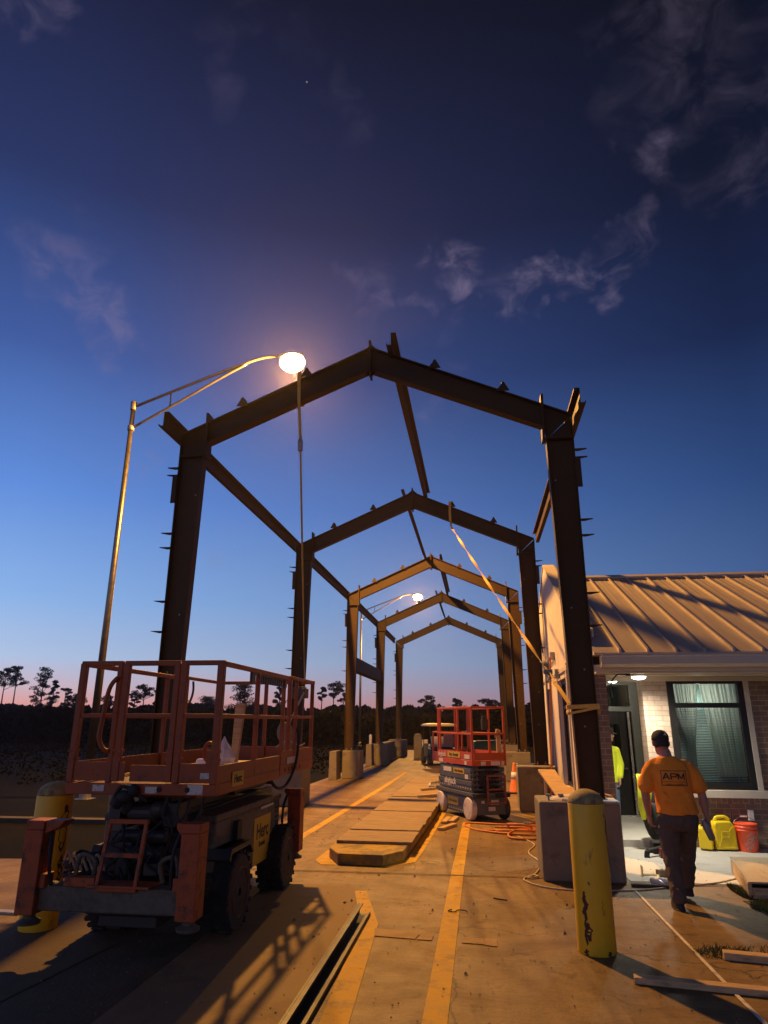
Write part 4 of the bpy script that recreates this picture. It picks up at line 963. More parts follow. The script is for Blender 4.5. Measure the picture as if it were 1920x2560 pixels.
# pothole of holes and stickers
b = MB()
for k in range(5): b.prism([(7.62+k*.16,1.225),(7.66+k*.16,1.225),(7.65+k*.16,1.262),(7.61+k*.16,1.262)], 'X', LX1+.0055, LX1+.008)
for (x, z) in ((-2.60,1.215),(-2.36,1.215)): b.cyl((x,LY0-.006,z),(x,LY0-.001,z),.022,12)
b.build('slot_holes', m_black, **W)
b = MB()
for (x0, x1, z0, z1) in ((-3.12,-3.02,1.195,1.245),(-2.66,-2.56,1.185,1.235),(-2.30,-2.17,1.18,1.255),(-2.86,-2.77,1.19,1.25),(-2.20,-2.12-.005,1.30,1.345)):
    b.box(x0-.06, x1-.06, LY0-.004, LY0-.0005, z0, z1)
b.box(LX1+.0055, LX1+.0075, 7.7, 8.05, 1.30, 1.37)
b.build('white_sticker', m_stickw, **W)
b = MB(); b.box(LX1+.0005, LX1+.004, 5.98, 6.28, 1.21, 1.33); b.build('yellow_sticker', m_sticky, **W)
lettering('sticker_lettering', 'Herc', .10, m_ink, big, Vector((LX1+.006,6.13,1.27))-Vector(big.location), (0,1,0))
# knuckle assembly under the near edge
b = MB(); b.ball((-2.88,5.60,1.16),.07,.05,.05,8); b.ball((-2.80,5.58,1.21),.045,.04,.05,8); b.ball((-2.95,5.62,1.12),.05,.05,.06,8); b.tube(curve_pts([(-3.0,5.62,1.10),(-2.9,5.57,1.24),(-2.78,5.60,1.18),(-2.7,5.64,1.12)],5),.016,8)
b.build('cable_bundle', m_black, smooth=True, **W)
# control box at the far right corner and its cable
b = MB(); b.box(-2.36, -2.16, 8.58, 8.78, 2.03, 2.15); b.box(-2.34, -2.18, 8.60, 8.76, 2.15, 2.17)
cbx = b.build('control_box', m_lgrey, bevel=.01, **W)
b = MB(); b.tube([(-2.26,8.68,2.16),(-2.25,8.68,2.27)], .011, 8); b.ball((-2.25,8.68,2.29), .022, .022, .028, 6); b.box(-2.33,-2.29,8.62,8.74,2.17,2.25); b.build('joystick', m_black, cbx, world=True)
b = MB(); b.tube(curve_pts([(-2.2,8.2,1.75),(-2.10,8.1,1.6),(-2.09,8.0,1.3),(-2.10,7.7,1.10),(-2.12,7.4,1.08),(-2.16,7.25,1.17)],6), .016, 8); b.tube(curve_pts([(-2.24,8.6,2.05),(-2.22,8.45,1.9),(-2.16,8.3,1.8)],5), .012, 8); b.build('control_cable', m_black, **W)
# things lying in the platform
b = MB(); b.box(-2.70, -2.20, 5.85, 7.2, 1.345, 1.36); b.box(-2.66, -2.62, 5.9, 7.1, 1.262, 1.345); b.box(-2.28, -2.24, 5.9, 7.1, 1.262, 1.345)
tag(b.build('plywood_sheet', m_ply, origin=(-2.45,6.5,1.262)), 'small plywood sheet laid flat in the near lift platform', 'board')
b = MB(); b.quadbox([(-2.62,7.3,1.262),(-2.56,7.3,1.262),(-2.56,7.36,1.262),(-2.62,7.36,1.262),(-2.60,7.3,1.93),(-2.50,7.3,1.93),(-2.50,7.36,1.93),(-2.60,7.36,1.93)])
b.box(-2.66,-2.46,7.29,7.37,1.26,1.30)
tag(b.build('lumber_offcut', m_wood, origin=(-2.6,7.33,1.262)), 'upright piece of pale lumber standing in the near lift platform', 'lumber')
b = MB(); b.loft([[(-2.42+math.cos(a)*r*1.2, 6.55+math.sin(a)*r, 1.37+z) for a in [2*PI*k/10 for k in range(10)]] for r, z in ((.09,0),(.10,.05),(.07,.12),(.025,.19),(.004,.24))])
tag(b.build('plastic_bag', m_plastic, origin=(-2.42,6.55,1.36)), 'crumpled clear plastic bag glinting on the near lift platform', 'bag')
b = MB(); b.lathe([(.03,0),(.033,.01),(.033,.15),(.014,.19),(.014,.21),(.004,.212)], 14); bt = b.build('water_bottle', m_plastic, smooth=True); bt.rotation_euler = (R(88),0,R(60)); bt.location = (-2.52,6.2,1.395)
tag(bt, 'small clear bottle lying on the plywood sheet in the near lift', 'bottle')
random.seed(2)
b = MB(); b.ball((-2.36,8.45,1.62),.10,.08,.13,9); b.ball((-2.30,8.45,1.50),.09,.08,.10,9)
tb = thing('tool_bag', 'worn canvas tool bag hanging inside the far rail of the near lift', 'tool bag', (-2.36,8.45,1.5)); b.build('pouch', mat('canvas', (.30,.22,.12), .9, bump=.5), tb, smooth=True, world=True)
b = MB(); b.tube(curve_pts([(-2.30,8.45,1.75),(-2.22,8.5,1.95),(-2.16,8.55,2.1)],4), .012, 6); b.tube(curve_pts([(-2.45,8.4,1.45),(-2.3,8.38,1.52),(-2.16,8.4,1.47),(-2.08,8.35,1.50)],5), .009, 6); b.build('strap', m_rope, tb, world=True)
bp_ = thing('rope_pile', 'tangle of black hose and frayed pale rope behind the left end of the lift beam', 'rope pile', (-3.3,5.75,.5))
b = MB()
for k in range(10):
    a0 = random.random()*6; b.tube(curve_pts([(-3.27+.13*math.cos(a0+j*1.1)*random.uniform(.6,1.2), 5.76+.07*math.sin(a0+j*1.1), .52+.03*k*.6+random.uniform(-.02,.04)) for j in range(6)],4), .018, 7)
b.build('hose', m_black, bp_, world=True)
b = MB()
for k in range(6):
    b.tube(curve_pts([(-3.38+.05*k,5.68,.62+random.uniform(0,.06)),(-3.32+.05*k,5.63,.70+random.uniform(0,.05)),(-3.26+.05*k,5.66,.60)],4), .012, 6)
b.build('rope', m_rope, bp_, world=True)

# ================================================================ SMALL SLAB SCISSOR LIFT (centre)
sm = thing('scissor_lift', 'smaller orange and grey scissor lift with white tyres parked on the lane', 'scissor lift', (-.20, 14.52, 0), R(26), 'scissor lifts')
def SP(b, name, m, par=sm, **k): return b.build(name, m, par, **k)
hx, hy = .36, .84
b = MB(); b.box(-.30, .30, -.84, .84, .10, .40); b.box(-.33, .33, -.50, .50, .08, .38); SP(b, 'chassis', m_bgrey, bevel=.01)
b = MB(); b.box(-.395, .395, -.88, .88, .425, .485); b.box(-.37, .37, -.86, .86, .40, .425); SP(b, 'base_deck', m_bgrey, bevel=.008)
for sx in (-1, 1):
    for yy in (-.66, .66): wheel(sx*.345, yy, .20, .115, sx, m_tyre if False else m_whitet if sx < 0 else m_tyre, m_whitet if sx < 0 else m_bgrey, sm, world=False, lugs=False)
b = MB()
for sx in (-1, 1): b.box(sx*.22-.14, sx*.22+.14, -.93, -.885, .405, .475)
SP(b, 'bumper', m_black, bevel=.01)
b = MB()
for k in range(5):
    z = .53+k*.088
    for sx in (-1, 1):
        b.bar((sx*.31,-.78,z-.004),(sx*.31,.78,z+.02),.05,.078); b.bar((sx*.24,-.78,z+.02),(sx*.24,.78,z-.004),.045,.075)
    b.cyl((-.34,-.76,z),(.34,-.76,z),.026,10); b.cyl((-.34,.76,z),(.34,.76,z),.026,10)
stk = SP(b, 'scissor_stack', m_bgrey, bevel=.006)
b = MB(); b.cyl((0,-.72,.56),(0,.5,.78),.045,12); b.box(-.12,.1,-.80,-.6,.5,.62); b.box(-.2,-.1,-.80,-.72,.62,.84)
for k in range(5): b.tube(curve_pts([(-.15+k*.07,-.80,.55),(-.12+k*.06,-.84,.66),(-.1+k*.05,-.8,.78),(-.05+k*.03,-.78,.9)],4),.010,6)
b.build('hydraulic_cylinder', m_black, stk)
b = MB()   # side panels with bolt rows
b.box(-.352, -.338, -.74, .70, .70, .80); b.box(-.352, -.338, -.74, .70, .81, .90); b.box(-.362, -.346, -.80, .76, .50, .60); b.box(-.372, -.35, -.80, .78, .60, .68)
SP(b, 'side_panel', m_bgrey, bevel=.006)
b = MB()
for k in range(14): b.cyl((-.368,-.74+k*.11,.55),(-.362,-.74+k*.11,.55),.012,8); 
for k in range(9): b.cyl((-.336,-.38+k*.09,.13),(-.331,-.38+k*.09,.13),.010,8)
SP(b, 'bolt_row', m_inkw)
def ltr(txt, size, m_, x, y, z, par=sm, sx=1.0): return lettering('lettering', txt, size, m_, par, (x, y, z), (0,-1,0), sx=sx)
ltr('skyjack', .17, m_inkw, -.374, .18, .635, sx=1.15)
b = MB(); b.box(-.355,-.353, .15,.55,.80,.885); b.box(-.355,-.353,-.62,-.48,.60+.11,.79); SP(b, 'white_sticker', m_stickw)
b = MB(); b.box(-.336,-.3335,-.10,.42,.20,.345); b.box(-.355,-.353,-.45,.05,.79,.885); SP(b, 'yellow_sticker', m_sticky)
for (z, y, x) in ((.27,.16,-.3355),(.838,-.2,-.357)): ltr('Herc Rentals', .075, m_ink, x, y, z)
# red ladder on the near end
b = MB()
for x in (-.12, .24): b.box(x-.016, x+.016, -.98, -.95, .30, .80)
for z in (.315, .55, .785): b.box(-.136, .256, -.985, -.945, z-.014, z+.014)
b.box(-.12,-.09,-.95,-.86,.44,.47); b.box(.21,.24,-.95,-.86,.44,.47)
SP(b, 'ladder', mat('dull_red_paint', (.22,.045,.03), .6, var=.2), bevel=.003)
b = MB(); b.box(.0,.16,-.852,-.842,.28,.36); b.box(-.06,.08,-.852,-.842,.17,.24); b.box(-.2,-.14,-.852,-.842,.3,.35); SP(b, 'data_plate', m_stickw)
# platform
b = MB(); b.box(-hx, hx, -hy, -hy+.03, .955, 1.05); b.box(-hx, hx, hy-.03, hy, .955, 1.05); b.box(-hx, -hx+.03, -hy+.03, hy-.03, .955, 1.05); b.box(hx-.03, hx, -hy+.03, hy-.03, .955, 1.05); b.box(-hx+.03,hx-.03,-hy+.03,hy-.03,1.0,1.02)
SP(b, 'platform_frame', m_orangeb, bevel=.005)
b = MB(); b.box(-hx+.002, -hx+.01, -hy+.04, hy, 1.055, 1.20); b.box(hx-.01, hx-.002, -hy+.04, hy, 1.055, 1.20); b.box(-hx+.05, hx-.05, -hy+.004, -hy+.012, 1.056, 1.19); b.box(-hx+.05, hx-.05, hy-.012, hy-.004, 1.056, 1.19)
SP(b, 'toe_board', m_orangeb)
for sx in (-1, 1):
    b = MB()
    for yy in (-hy+.02, -.18, hy-.12): rail_post(b, sx*(hx-.018), yy, 1.03, 2.02, .038)
    b.bar((sx*(hx-.018),-hy,2.02),(sx*(hx-.018),hy,2.02),.038,.038); b.bar((sx*(hx-.018),-hy,1.53),(sx*(hx-.018),hy,1.53),.03,.036); SP(b, 'guard_rail', m_orangeb, bevel=.005)
b = MB(); b.bar((-hx,-hy+.02,2.02),(hx,-hy+.02,2.02),.038,.038); b.bar((-hx,-hy+.02,1.53),(hx,-hy+.02,1.53),.03,.036); SP(b, 'entry_gate', m_orangeb, bevel=.005)
b = MB(); rail_post(b, -hx+.02, hy+.28, .95, 1.55, .035); rail_post(b, hx-.02, hy+.28, .95, 1.55, .035); rail_post(b, .05, hy-.02, 1.05, 2.0, .035); rail_post(b, hx-.02, hy-.02, 1.05, 2.0, .035); rail_post(b, -hx+.02, hy-.02, 1.05, 2.0, .035)
b.bar((-hx,hy-.02,2.02),(hx,hy-.02,2.02),.036,.036); b.bar((-hx,hy+.28,1.54),(hx,hy+.28,1.54),.03,.036); b.bar((-hx+.01,hy,1.54),(-hx+.01,hy+.28,1.54),.03,.036); b.bar((hx-.01,hy,1.54),(hx-.01,hy+.28,1.54),.03,.036); b.box(-hx,hx,hy,hy+.30,.96,1.0); b.box(-hx,-hx+.01,hy,hy+.30,1.0,1.15)
SP(b, 'extension_rail', m_orangeb, bevel=.005)
b = MB(); b.box(-hx-.004,-hx-.001,-.30,.30,1.075,1.185); SP(b, 'yellow_sticker', m_sticky)
ltr('Herc Rentals', .085, m_ink, -hx-.006, 0, 1.13)
ltr('skyjack', .13, m_inkw, -hx-.003, .60, 1.12, sx=1.1)
b = MB(); b.box(-hx-.004,-hx-.001,-.74,-.50,1.075,1.15); b.box(-hx-.004,-hx-.001,-.60,-.50,.965,1.03); b.box(-hx-.004,-hx-.001,.55,.76,.965,1.03)
for (x0, x1) in ((-.18,-.08),(.03,.22),(.25,.31)): b.box(x0, x1, -hy-.004, -hy-.001, .965, 1.035)
SP(b, 'white_sticker', m_stickw)
b = MB(); b.box(-.05,.08,-.70,-.62,1.60,1.80); b.box(-.04,.07,-.69,-.63,1.8,1.86); SP(b, 'control_box', m_mgrey, bevel=.01)
b = MB(); b.box(.0,.12,-.2,-.1,1.02,1.14); b.box(-.2,.0,.1,.35,1.02,1.10); tag(b.build('toolbox', m_orangeb, bevel=.01), 'small orange toolbox on the platform of the smaller lift', 'toolbox')
bpy.data.objects['toolbox'].location = sm.location; bpy.data.objects['toolbox'].rotation_euler = (0,0,R(26))
b = MB(); b.bar((.27,-.72,1.03),(.25,-.76,1.60),.09,.035,up=(0,1,0)); b.prism([(.16,1.46),(.27,1.46),(.25,1.62),(.20,1.62)], 'Y', -.80, -.765)
o = tag(b.build('lumber_offcut', m_wood, bevel=.003), 'pale lumber offcut standing in the near corner of the smaller lift', 'lumber'); o.location = sm.location; o.rotation_euler = (0,0,R(26))

# ================================================================ STRAPS, HOSES, CORDS
def ribbon(b, pts, w, twist=0.0, th=.003, up=(0,1,0)):
    pts = [Vector(p) for p in pts]
    rings = []
    for i, p in enumerate(pts):
        d = (pts[min(i+1,len(pts)-1)]-pts[max(i-1,0)]).normalized()
        sx = d.cross(Vector(up)); sx.normalize(); su = sx.cross(d)
        a = twist*i; X = sx*math.cos(a)+su*math.sin(a); Yv = -sx*math.sin(a)+su*math.cos(a)
        rings.append([p+X*w/2+Yv*th, p-X*w/2+Yv*th, p-X*w/2-Yv*th, p+X*w/2-Yv*th])
    b.loft(rings)
s1 = thing('ratchet_strap', 'yellow ratchet strap hanging straight down from the nearest rafter to the lift', 'strap', (-2.55, 9.1, 6.9), 0, 'yellow ratchet straps')
b = MB()
ribbon(b, [(-2.56,9.06,6.90),(-2.54,9.05,6.42)], .05); ribbon(b, [(-2.56,9.30,6.90),(-2.54,9.28,6.42)], .05); ribbon(b, [(-2.56,9.05,6.905),(-2.56,9.31,6.905)], .05, up=(0,0,1))
ribbon(b, [(-2.54,9.05,6.42),(-2.50,9.10,5.75)], .045); 
A = Vector((-2.50,9.10,5.70)); B = Vector((-2.24,8.85,2.28)); ribbon(b, [A.lerp(B, i/20) for i in range(21)], .03, .10)
b.build('webbing', m_strap, s1, world=True)
b = MB(); b.box(-2.53,-2.47,9.06,9.13,5.60,5.78); b.tube([(-2.53,9.06,5.72),(-2.47,9.04,5.82)], .012, 6); b.build('ratchet', m_dgalv, s1, world=True)
s2 = thing('ratchet_strap', 'twisted yellow ratchet strap slanting from the second frame down to the nearest right column', 'strap', (-.6, 16.05, 6.6), 0, 'yellow ratchet straps')
b = MB()
P0 = Vector((-.52,16.0,6.55)); P1 = Vector((-.50,15.95,6.30)); P3 = Vector((1.125,9.02,1.98)); P2 = P1.lerp(P3, .93)
ribbon(b, [(-.52,16.01,6.98),(-.53,16.0,6.72),(-.52,15.99,6.45)], .06); ribbon(b, [(-.52,16.0,6.5),(-.50,15.9,6.30)], .05)
n_ = 44; ribbon(b, [P1.lerp(P2, i/n_)-Vector((0,0,.03*math.sin(PI*i/n_))) for i in range(n_+1)], .05, .42)
ribbon(b, [P2-Vector((0,0,.02)), P2.lerp(P3,.5), P3], .05, .1)
for z in (1.93, 1.87): 
    ribbon(b, [(1.10,9.055,z),(1.50,9.055,z+.02)], .05, up=(0,1,0)) if z > 1.9 else ribbon(b, [(1.10,9.05,z-.02),(1.50,9.05,1.93)], .03)
    b.box(1.50, 1.505, 9.06, 9.3, z-.02, z+.03); b.box(1.12, 1.126, 9.06, 9.3, z-.02, z+.03)
b.build('webbing', m_strap, s2, world=True)
b = MB(); c_ = P1.lerp(P3, .90); d_ = (P2-P1).normalized(); b.bar(c_-d_*.16-Vector((0,0,.03)), c_+d_*.14-Vector((0,0,.03)), .07, .05); b.cyl(c_-Vector((.06,0,0)), c_+Vector((.06,0,0)), .035, 10); b.bar(c_-d_*.3, c_-d_*.1+Vector((0,0,.06)), .05, .015)
b.build('ratchet', m_dgalv, s2, bevel=.004, world=True)

random.seed(4)
hz = thing('air_hose', 'orange air hose coiled in loose loops on the ground beside the pier', 'hose', (.6, 12.4, 0))
b = MB()
loops = [[(-.32,13.0,.012),(-.1,12.55,.012),(.35,12.2,.02),(.9,12.1,.02),(1.3,12.1,.02),(1.42,12.6,.03),(1.0,13.1,.02),(.3,13.2,.02),(-.25,13.35,.012),(-.32,13.0,.012)],
         [(.0,12.45,.03),(.45,12.35,.045),(1.0,12.45,.045),(1.4,12.35,.03),(1.3,12.0,.03),(.8,11.7,.02),(.45,11.75,.02),(.42,12.1,.04),(.7,12.45,.06),(1.15,12.3,.05),(1.45,12.0,.03)],
         [(.45,12.9,.03),(.42,12.5,.12),(.55,12.2,.16),(.75,12.3,.12),(.78,12.6,.05),(.5,12.75,.03)],
         [(.55,12.95,.03),(.95,13.6,.015),(1.3,14.4,.015),(1.45,15.0,.015)], [(.2,12.3,.04),(.7,12.25,.06),(1.45,12.3,.03)], [(.2,12.75,.04),(.7,12.6,.06),(1.45,12.7,.03)]]
for lpz in loops: b.tube(curve_pts(lpz, 8), .0165, 8)
b.build('coil', m_hose, hz, smooth=True, world=True)
b = MB(); b.tube([(.40,12.95,.05),(.75,12.95,.05)], .028, 8); b.box(.70,.80,12.92,12.98,.05,.10); b.build('coupling', m_dgalv, hz, world=True)
b = MB(); b.tube(curve_pts([(.55,12.0,.01),(.75,11.3,.008),(.62,10.6,.008),(.72,9.9,.008),(.62,9.25,.01),(.50,8.95,.012),(.62,9.0,.02),(.56,9.1,.012),(.45,8.85,.01),(.62,8.55,.01),(.95,8.42,.01),(1.6,8.50,.01),(2.1,8.75,.01),(2.6,9.0,.012),(3.1,9.4,.012),(4.2,9.9,.012)], 8), .009, 8)
tag(b.build('extension_cord', m_cord, smooth=True, origin=(.6,10,0)), 'pale extension cord trailing from the hose past the pier to the right', 'cord')
b = MB(); b.tube(curve_pts([(1.35,9.2,.87),(1.56,9.45,.875),(1.74,10.2,.72),(1.95,11.4,.46),(2.15,12.7,.24),(2.36,13.8,.13)], 8), .015, 8); b.tube(curve_pts([(1.40,9.3,.87),(1.60,9.6,.86),(1.76,10.2,.76),(1.97,11.4,.54),(2.14,12.3,.36),(2.30,13.3,.16)], 8), .013, 8)
tag(b.build('hose_lead', m_hose, smooth=True, origin=(1.7,9.4,.85)), 'orange hose running off the pier top down towards the door', 'hose')
b = MB(); b.loft([[(1.15+math.cos(a)*r*1.5, 9.12+math.sin(a)*r*1.1, .851+z) for a in [2*PI*k/14 for k in range(14)]] for r, z in ((.22,0),(.21,.02),(.14,.045),(.05,.05))])
b.box(1.2,1.6,8.88,9.25,.8505,.862)
tag(b.build('plastic_sheet', mat('pale_sheet', (.62,.56,.47), .5, bump=.4), origin=(1.2,9.1,.85)), 'pale crumpled sheet spread over the top of the near pier', 'sheet')
b = MB()
for (x, y) in ((.80,9.0),(.95,9.05)): b.cyl((x,y,.85),(x,y,.90),.012,8); b.cyl((x,y,.895),(x,y,.92),.036,6)
tag(b.build('anchor_bolts', m_dgalv, origin=(.88,9.0,.85)), 'pair of anchor bolts with nuts on the left corner of the near pier', 'bolts')

# ================================================================ SMALL OBJECTS ON THE GROUND
def cone(x, y, lab, h=.74):
    t = thing('traffic_cone', lab, 'traffic cone', (x, y, 0), 0, 'orange traffic cones')
    b = MB(); b.lathe([(.155,.03),(.145,.05),(.035,h-.03),(.03,h),(.02,h)], 24); b.build('cone_body', m_cone, t, smooth=True)
    b = MB(); b.prism([(-.2,-.2),(.2,-.2),(.2,.2),(-.2,.2)], 'Z', 0, .035); b.build('base', m_black, t, bevel=.012)
    b = MB(); b.lathe([(.1435-.11*k/h*1.0+.002, .05+k) for k in (.30, .46)], 24); b.build('reflective_band', m_conew, t, smooth=True)
    return t
cone(.86, 19.0, 'orange traffic cone standing by the dark faced pier')
cone(1.25, 17.6, 'second traffic cone showing only its tip above the pier')
b = MB(); b.box(.95, 1.5, 19.4, 20.1, 0, .68)  # dark box put where the pier's lower part lies in shade
tag(b.build('pier_shade_box', m_mgrey, origin=(1.2,19.7,0), bevel=.03), 'dark box standing in for shade on the pier behind the orange traffic cone', 'shade box')

def plank(a, c, w, h, lab, m_=m_wood, group='loose lumber lying about'):
    a = Vector(a); c = Vector(c); b = MB(); b.bar(a+Vector((0,0,h/2)), c+Vector((0,0,h/2)), w, h)
    return tag(b.build('plank', m_, origin=a, bevel=.003), lab, 'plank', group)
plank((1.02,5.72,.002), (2.05,5.56,.002), .092, .04, 'long pale plank lying across the right foreground')
plank((1.82,6.34,.002), (2.6,6.20,.002), .10, .05, 'shorter plank at the right edge beside the grass tuft')
plank((-1.42,17.2,.19), (-.98,17.75,.19), .06, .05, 'upper of two sticks lying on the island boards')
plank((-1.36,15.6,.19), (-.88,16.1,.19), .06, .05, 'lower of two sticks lying on the island boards')
for (x, y, rz, lab) in ((-.66,13.55,.15,'left offcut of the pair by the island edge'),(-.53,13.65,.12,'right offcut of the pair beside the island, nearest the lift'),(-.60,12.75,-.1,'thick offcut lying in front of the pair by the island')):
    b = MB(); b.box(-.05, .05, -.33, .33, 0, .04)
    o = b.build('wood_offcut', m_wood, bevel=.003); o.location = (x, y, .006); o.rotation_euler = (0,0,rz-.25); tag(o, lab, 'wood offcut', 'wood offcuts by the island')
b = MB()
for k in range(3): b.tube([(-1.0+.33*math.cos(a)*(1-.03*k), 18.6+.9*math.sin(a)*(1-.04*k), .20+.02*k) for a in [2*PI*j/28 for j in range(28)]], .009, 6, closed=True)
for k in range(9): b.tube([(-1.3+k*.075,18.6-.8*math.sin(PI*(k+1)/10),.215),(-1.3+k*.075,18.6+.8*math.sin(PI*(k+1)/10),.215)], .006, 5)
tag(b.build('wire_coil', m_galv, origin=(-1,18.6,.19)), 'flat coil of wire lying on the island boards', 'wire coil')
b = MB(); b.tube(curve_pts([(-.33,7.42,.013),(-.36,7.36,.013),(-.30,7.33,.013),(-.27,7.40,.013),(-.2,7.40,.013),(-.18,7.36,.013)],4), .005, 6)
tag(b.build('tie_wire', m_black, origin=(-.3,7.4,0)), 'bent scrap of tie wire on the yellow line', 'wire')
b = MB(); b.prism([(.08,7.95),(.22,7.88),(.12,7.92)], 'Z', .001, .012)
tag(b.build('wood_splinter', m_bark, origin=(.1,7.9,0)), 'dark splinter lying on the concrete right of the yellow line', 'splinter')
random.seed(21)
# metal bits and a bottle pack by the near pier
t = thing('metal_brackets', 'two grey angle brackets lying beside the near pier', 'brackets', (1.95, 9.35, .006))
b = MB(); b.box(-.08,.08,-.05,.05,0,.006); b.box(-.08,-.074,-.05,.05,.006,.10); b.build('bracket', m_galv, t)
b = MB(); b.box(.10,.26,-.09,-.07,0,.07); b.box(.24,.26,-.07,.09,0,.07); b.box(.10,.26,.07,.09,0,.05); b.build('bracket', m_galv, t)
for k, (x, y) in enumerate(((1.88,8.88),(1.97,8.90),(2.05,8.86))):
    b = MB(); b.lathe([(.034,0),(.036,.01),(.036,.14),(.014,.19),(.014,.205),(.003,.21)], 14); o = b.build('water_bottle', m_plastic, smooth=True)
    o.location = (x, y, .04); o.rotation_euler = (R(90), 0, R(25+k*9)); tag(o, ('left one of three clear bottles lying by the pier','middle one of three clear bottles lying by the pier','right one of three clear bottles lying by the pier')[k], 'bottle', 'clear bottles by the pier')
plank((1.62,8.72,.008), (2.02,8.70,.008), .06, .025, 'thin dark stick beside the bottles at the near pier', m_bark)
# plywood ramp at the right edge
t = thing('plywood_platform', 'low plywood platform on lumber at the right edge of the picture', 'platform', (3.2, 8.8, 0))
b = MB(); b.quadbox([(2.72,8.30,.15),(4.3,8.20,.17),(4.4,9.5,.19),(2.98,9.62,.17),(2.72,8.30,.168),(4.3,8.20,.188),(4.4,9.5,.208),(2.98,9.62,.188)]); b.build('plywood_top', m_ply, t, world=True)
b = MB(); b.bar((2.74,8.33,.08),(2.99,9.58,.09),.04,.14); b.bar((2.76,8.33,.06),(4.2,8.24,.06),.04,.10); b.bar((2.99,9.56,.08),(4.3,9.46,.08),.04,.13); b.build('lumber_frame', m_wood, t, world=True)
def tufts(name, lab, pts, n, hgt, kind='stuff'):
    b = MB(); random.seed(len(lab))
    for _ in range(n):
        (cx, cy, rx, ry) = random.choice(pts); a = random.random()*2*PI; q = math.sqrt(random.random())
        x = cx+math.cos(a)*q*rx; y = cy+math.sin(a)*q*ry; h = hgt*random.uniform(.4,1); an = random.random()*2*PI; w = .004
        ox, oy = math.cos(an)*w, math.sin(an)*w; lx, ly = random.gauss(0,.5)*h, random.gauss(0,.5)*h
        b.face([(x-ox,y-oy,0),(x+ox,y+oy,0),(x+ox*.6+lx*.5,y+oy*.6+ly*.5,h*.6),(x+lx,y+ly,h)])
    o = b.build(name, mat(name+'_blades', (.07,.085,.025), .9, var=.5, scale=12), origin=(pts[0][0], pts[0][1], 0)); o['kind'] = kind; tag(o, lab, 'grass')
tufts('grass_tuft', 'ragged dry grass tufts beside the planks at the right edge', [(1.76,6.42,.16,.10),(1.9,6.5,.2,.1),(2.2,6.5,.35,.15)], 420, .055)
tufts('grass_verge', 'patch of short grass under the plywood platform', [(2.85,7.95,.25,.25),(3.2,7.8,.5,.35),(2.72,8.6,.06,.3),(3.6,7.7,.5,.4)], 5200, .06)
b = MB(); b.prism([(2.63,4.6),(6,4.6),(9,8.3),(2.64,8.24)], 'Z', -.05, -.002); tag(b.build('soil', mat('verge_soil', (.05,.045,.025), .95, var=.5, scale=8, bump=.6)), 'dark soil strip beside the road slab', 'soil'); bpy.data.objects['soil']['kind'] = 'structure'

# gas cans and bucket against the wall
def jerry(x, y, rz, lab, hh=.44, ww=.30):
    t = thing('fuel_can', lab, 'fuel can', (x, y, .006), rz, 'yellow fuel cans against the brick wall')
    b = MB()
    w = ww/2; d = .09
    pr_ = [(-w,.02),(-w,hh*.80),(-w*.80,hh*.88),(-w*.10,hh*.89),(w*.0,hh*.89),(w*.62,hh*.89),(w,hh*.72),(w,.02)]
    b.prism(pr_, 'Y', -d, d); b.build('body', m_jerry, t, bevel=.022)
    b = MB(); b.tube(curve_pts([(-w*.72,0,hh*.86),(-w*.55,0,hh*.97),(-w*.25,0,hh),(w*.30,0,hh),(w*.62,0,hh*.93),(w*.8,0,hh*.84)],5), .020, 10, flat=1.2); b.build('handle', m_jerry, t, smooth=True)
    b = MB(); pp = [(-w*.35,hh*.42),(w*.35,hh*.42),(w*.35,hh*.58),(-w*.35,hh*.58)]
    for i in range(4): b.bar((pp[i][0],-d-.001,pp[i][1]), (pp[(i+1)%4][0],-d-.001,pp[(i+1)%4][1]), .012, .012)
    for (p, q) in (((-w*.35,hh*.42),(-w*.75,hh*.10)),((w*.35,hh*.42),(w*.75,hh*.12)),((w*.35,hh*.58),(w*.75,hh*.74)),((-w*.75,hh*.10),(w*.75,hh*.12))): b.bar((p[0],-d-.001,p[1]), (q[0],-d-.001,q[1]), .012, .012)
    b.build('moulded_ribs', m_jerry, t, bevel=.003)
    b = MB(); b.cyl((w*.72,0,hh*.80),(w*.86,0,hh*.92),.028,12); b.tube([(w*.84,0,hh*.9),(w*1.0,0,hh*1.12)], .012, 8); b.build('spout', m_black, t)
    return t
jerry(3.43, 11.22, R(4), 'larger yellow fuel can with black spout between the smaller can and the bucket')
jerry(3.19, 11.24, R(70), 'smaller yellow fuel can half hidden behind the walking man', .36, .26)
t = thing('bucket', 'orange plastic bucket with white lettering against the brick wall', 'bucket', (3.74, 11.20, .006))
b = MB(); b.lathe([(.004,0),(.125,0),(.128,.01),(.148,.27),(.155,.272),(.155,.285),(.149,.288),(.150,.31),(.157,.312),(.157,.33),(.149,.332),(.150,.352),(.158,.355),(.158,.368),(.146,.368),(.122,.02),(.004,.018)], 36); b.build('pail', m_bucket, t, smooth=False)
for p in t.children[0].data.polygons: p.use_smooth = True
b = MB(); b.tube([(math.cos(a)*.155, math.sin(a)*.04-.01, .34+math.sin(a)*.11) for a in [PI*k/16 for k in range(17)]], .0035, 6); hd = b.build('handle', m_galv, t)
b = MB(); b.cyl((-.045,.03,.45),(.045,.03,.45),.012,10); b.build('grip', m_stickw, t)
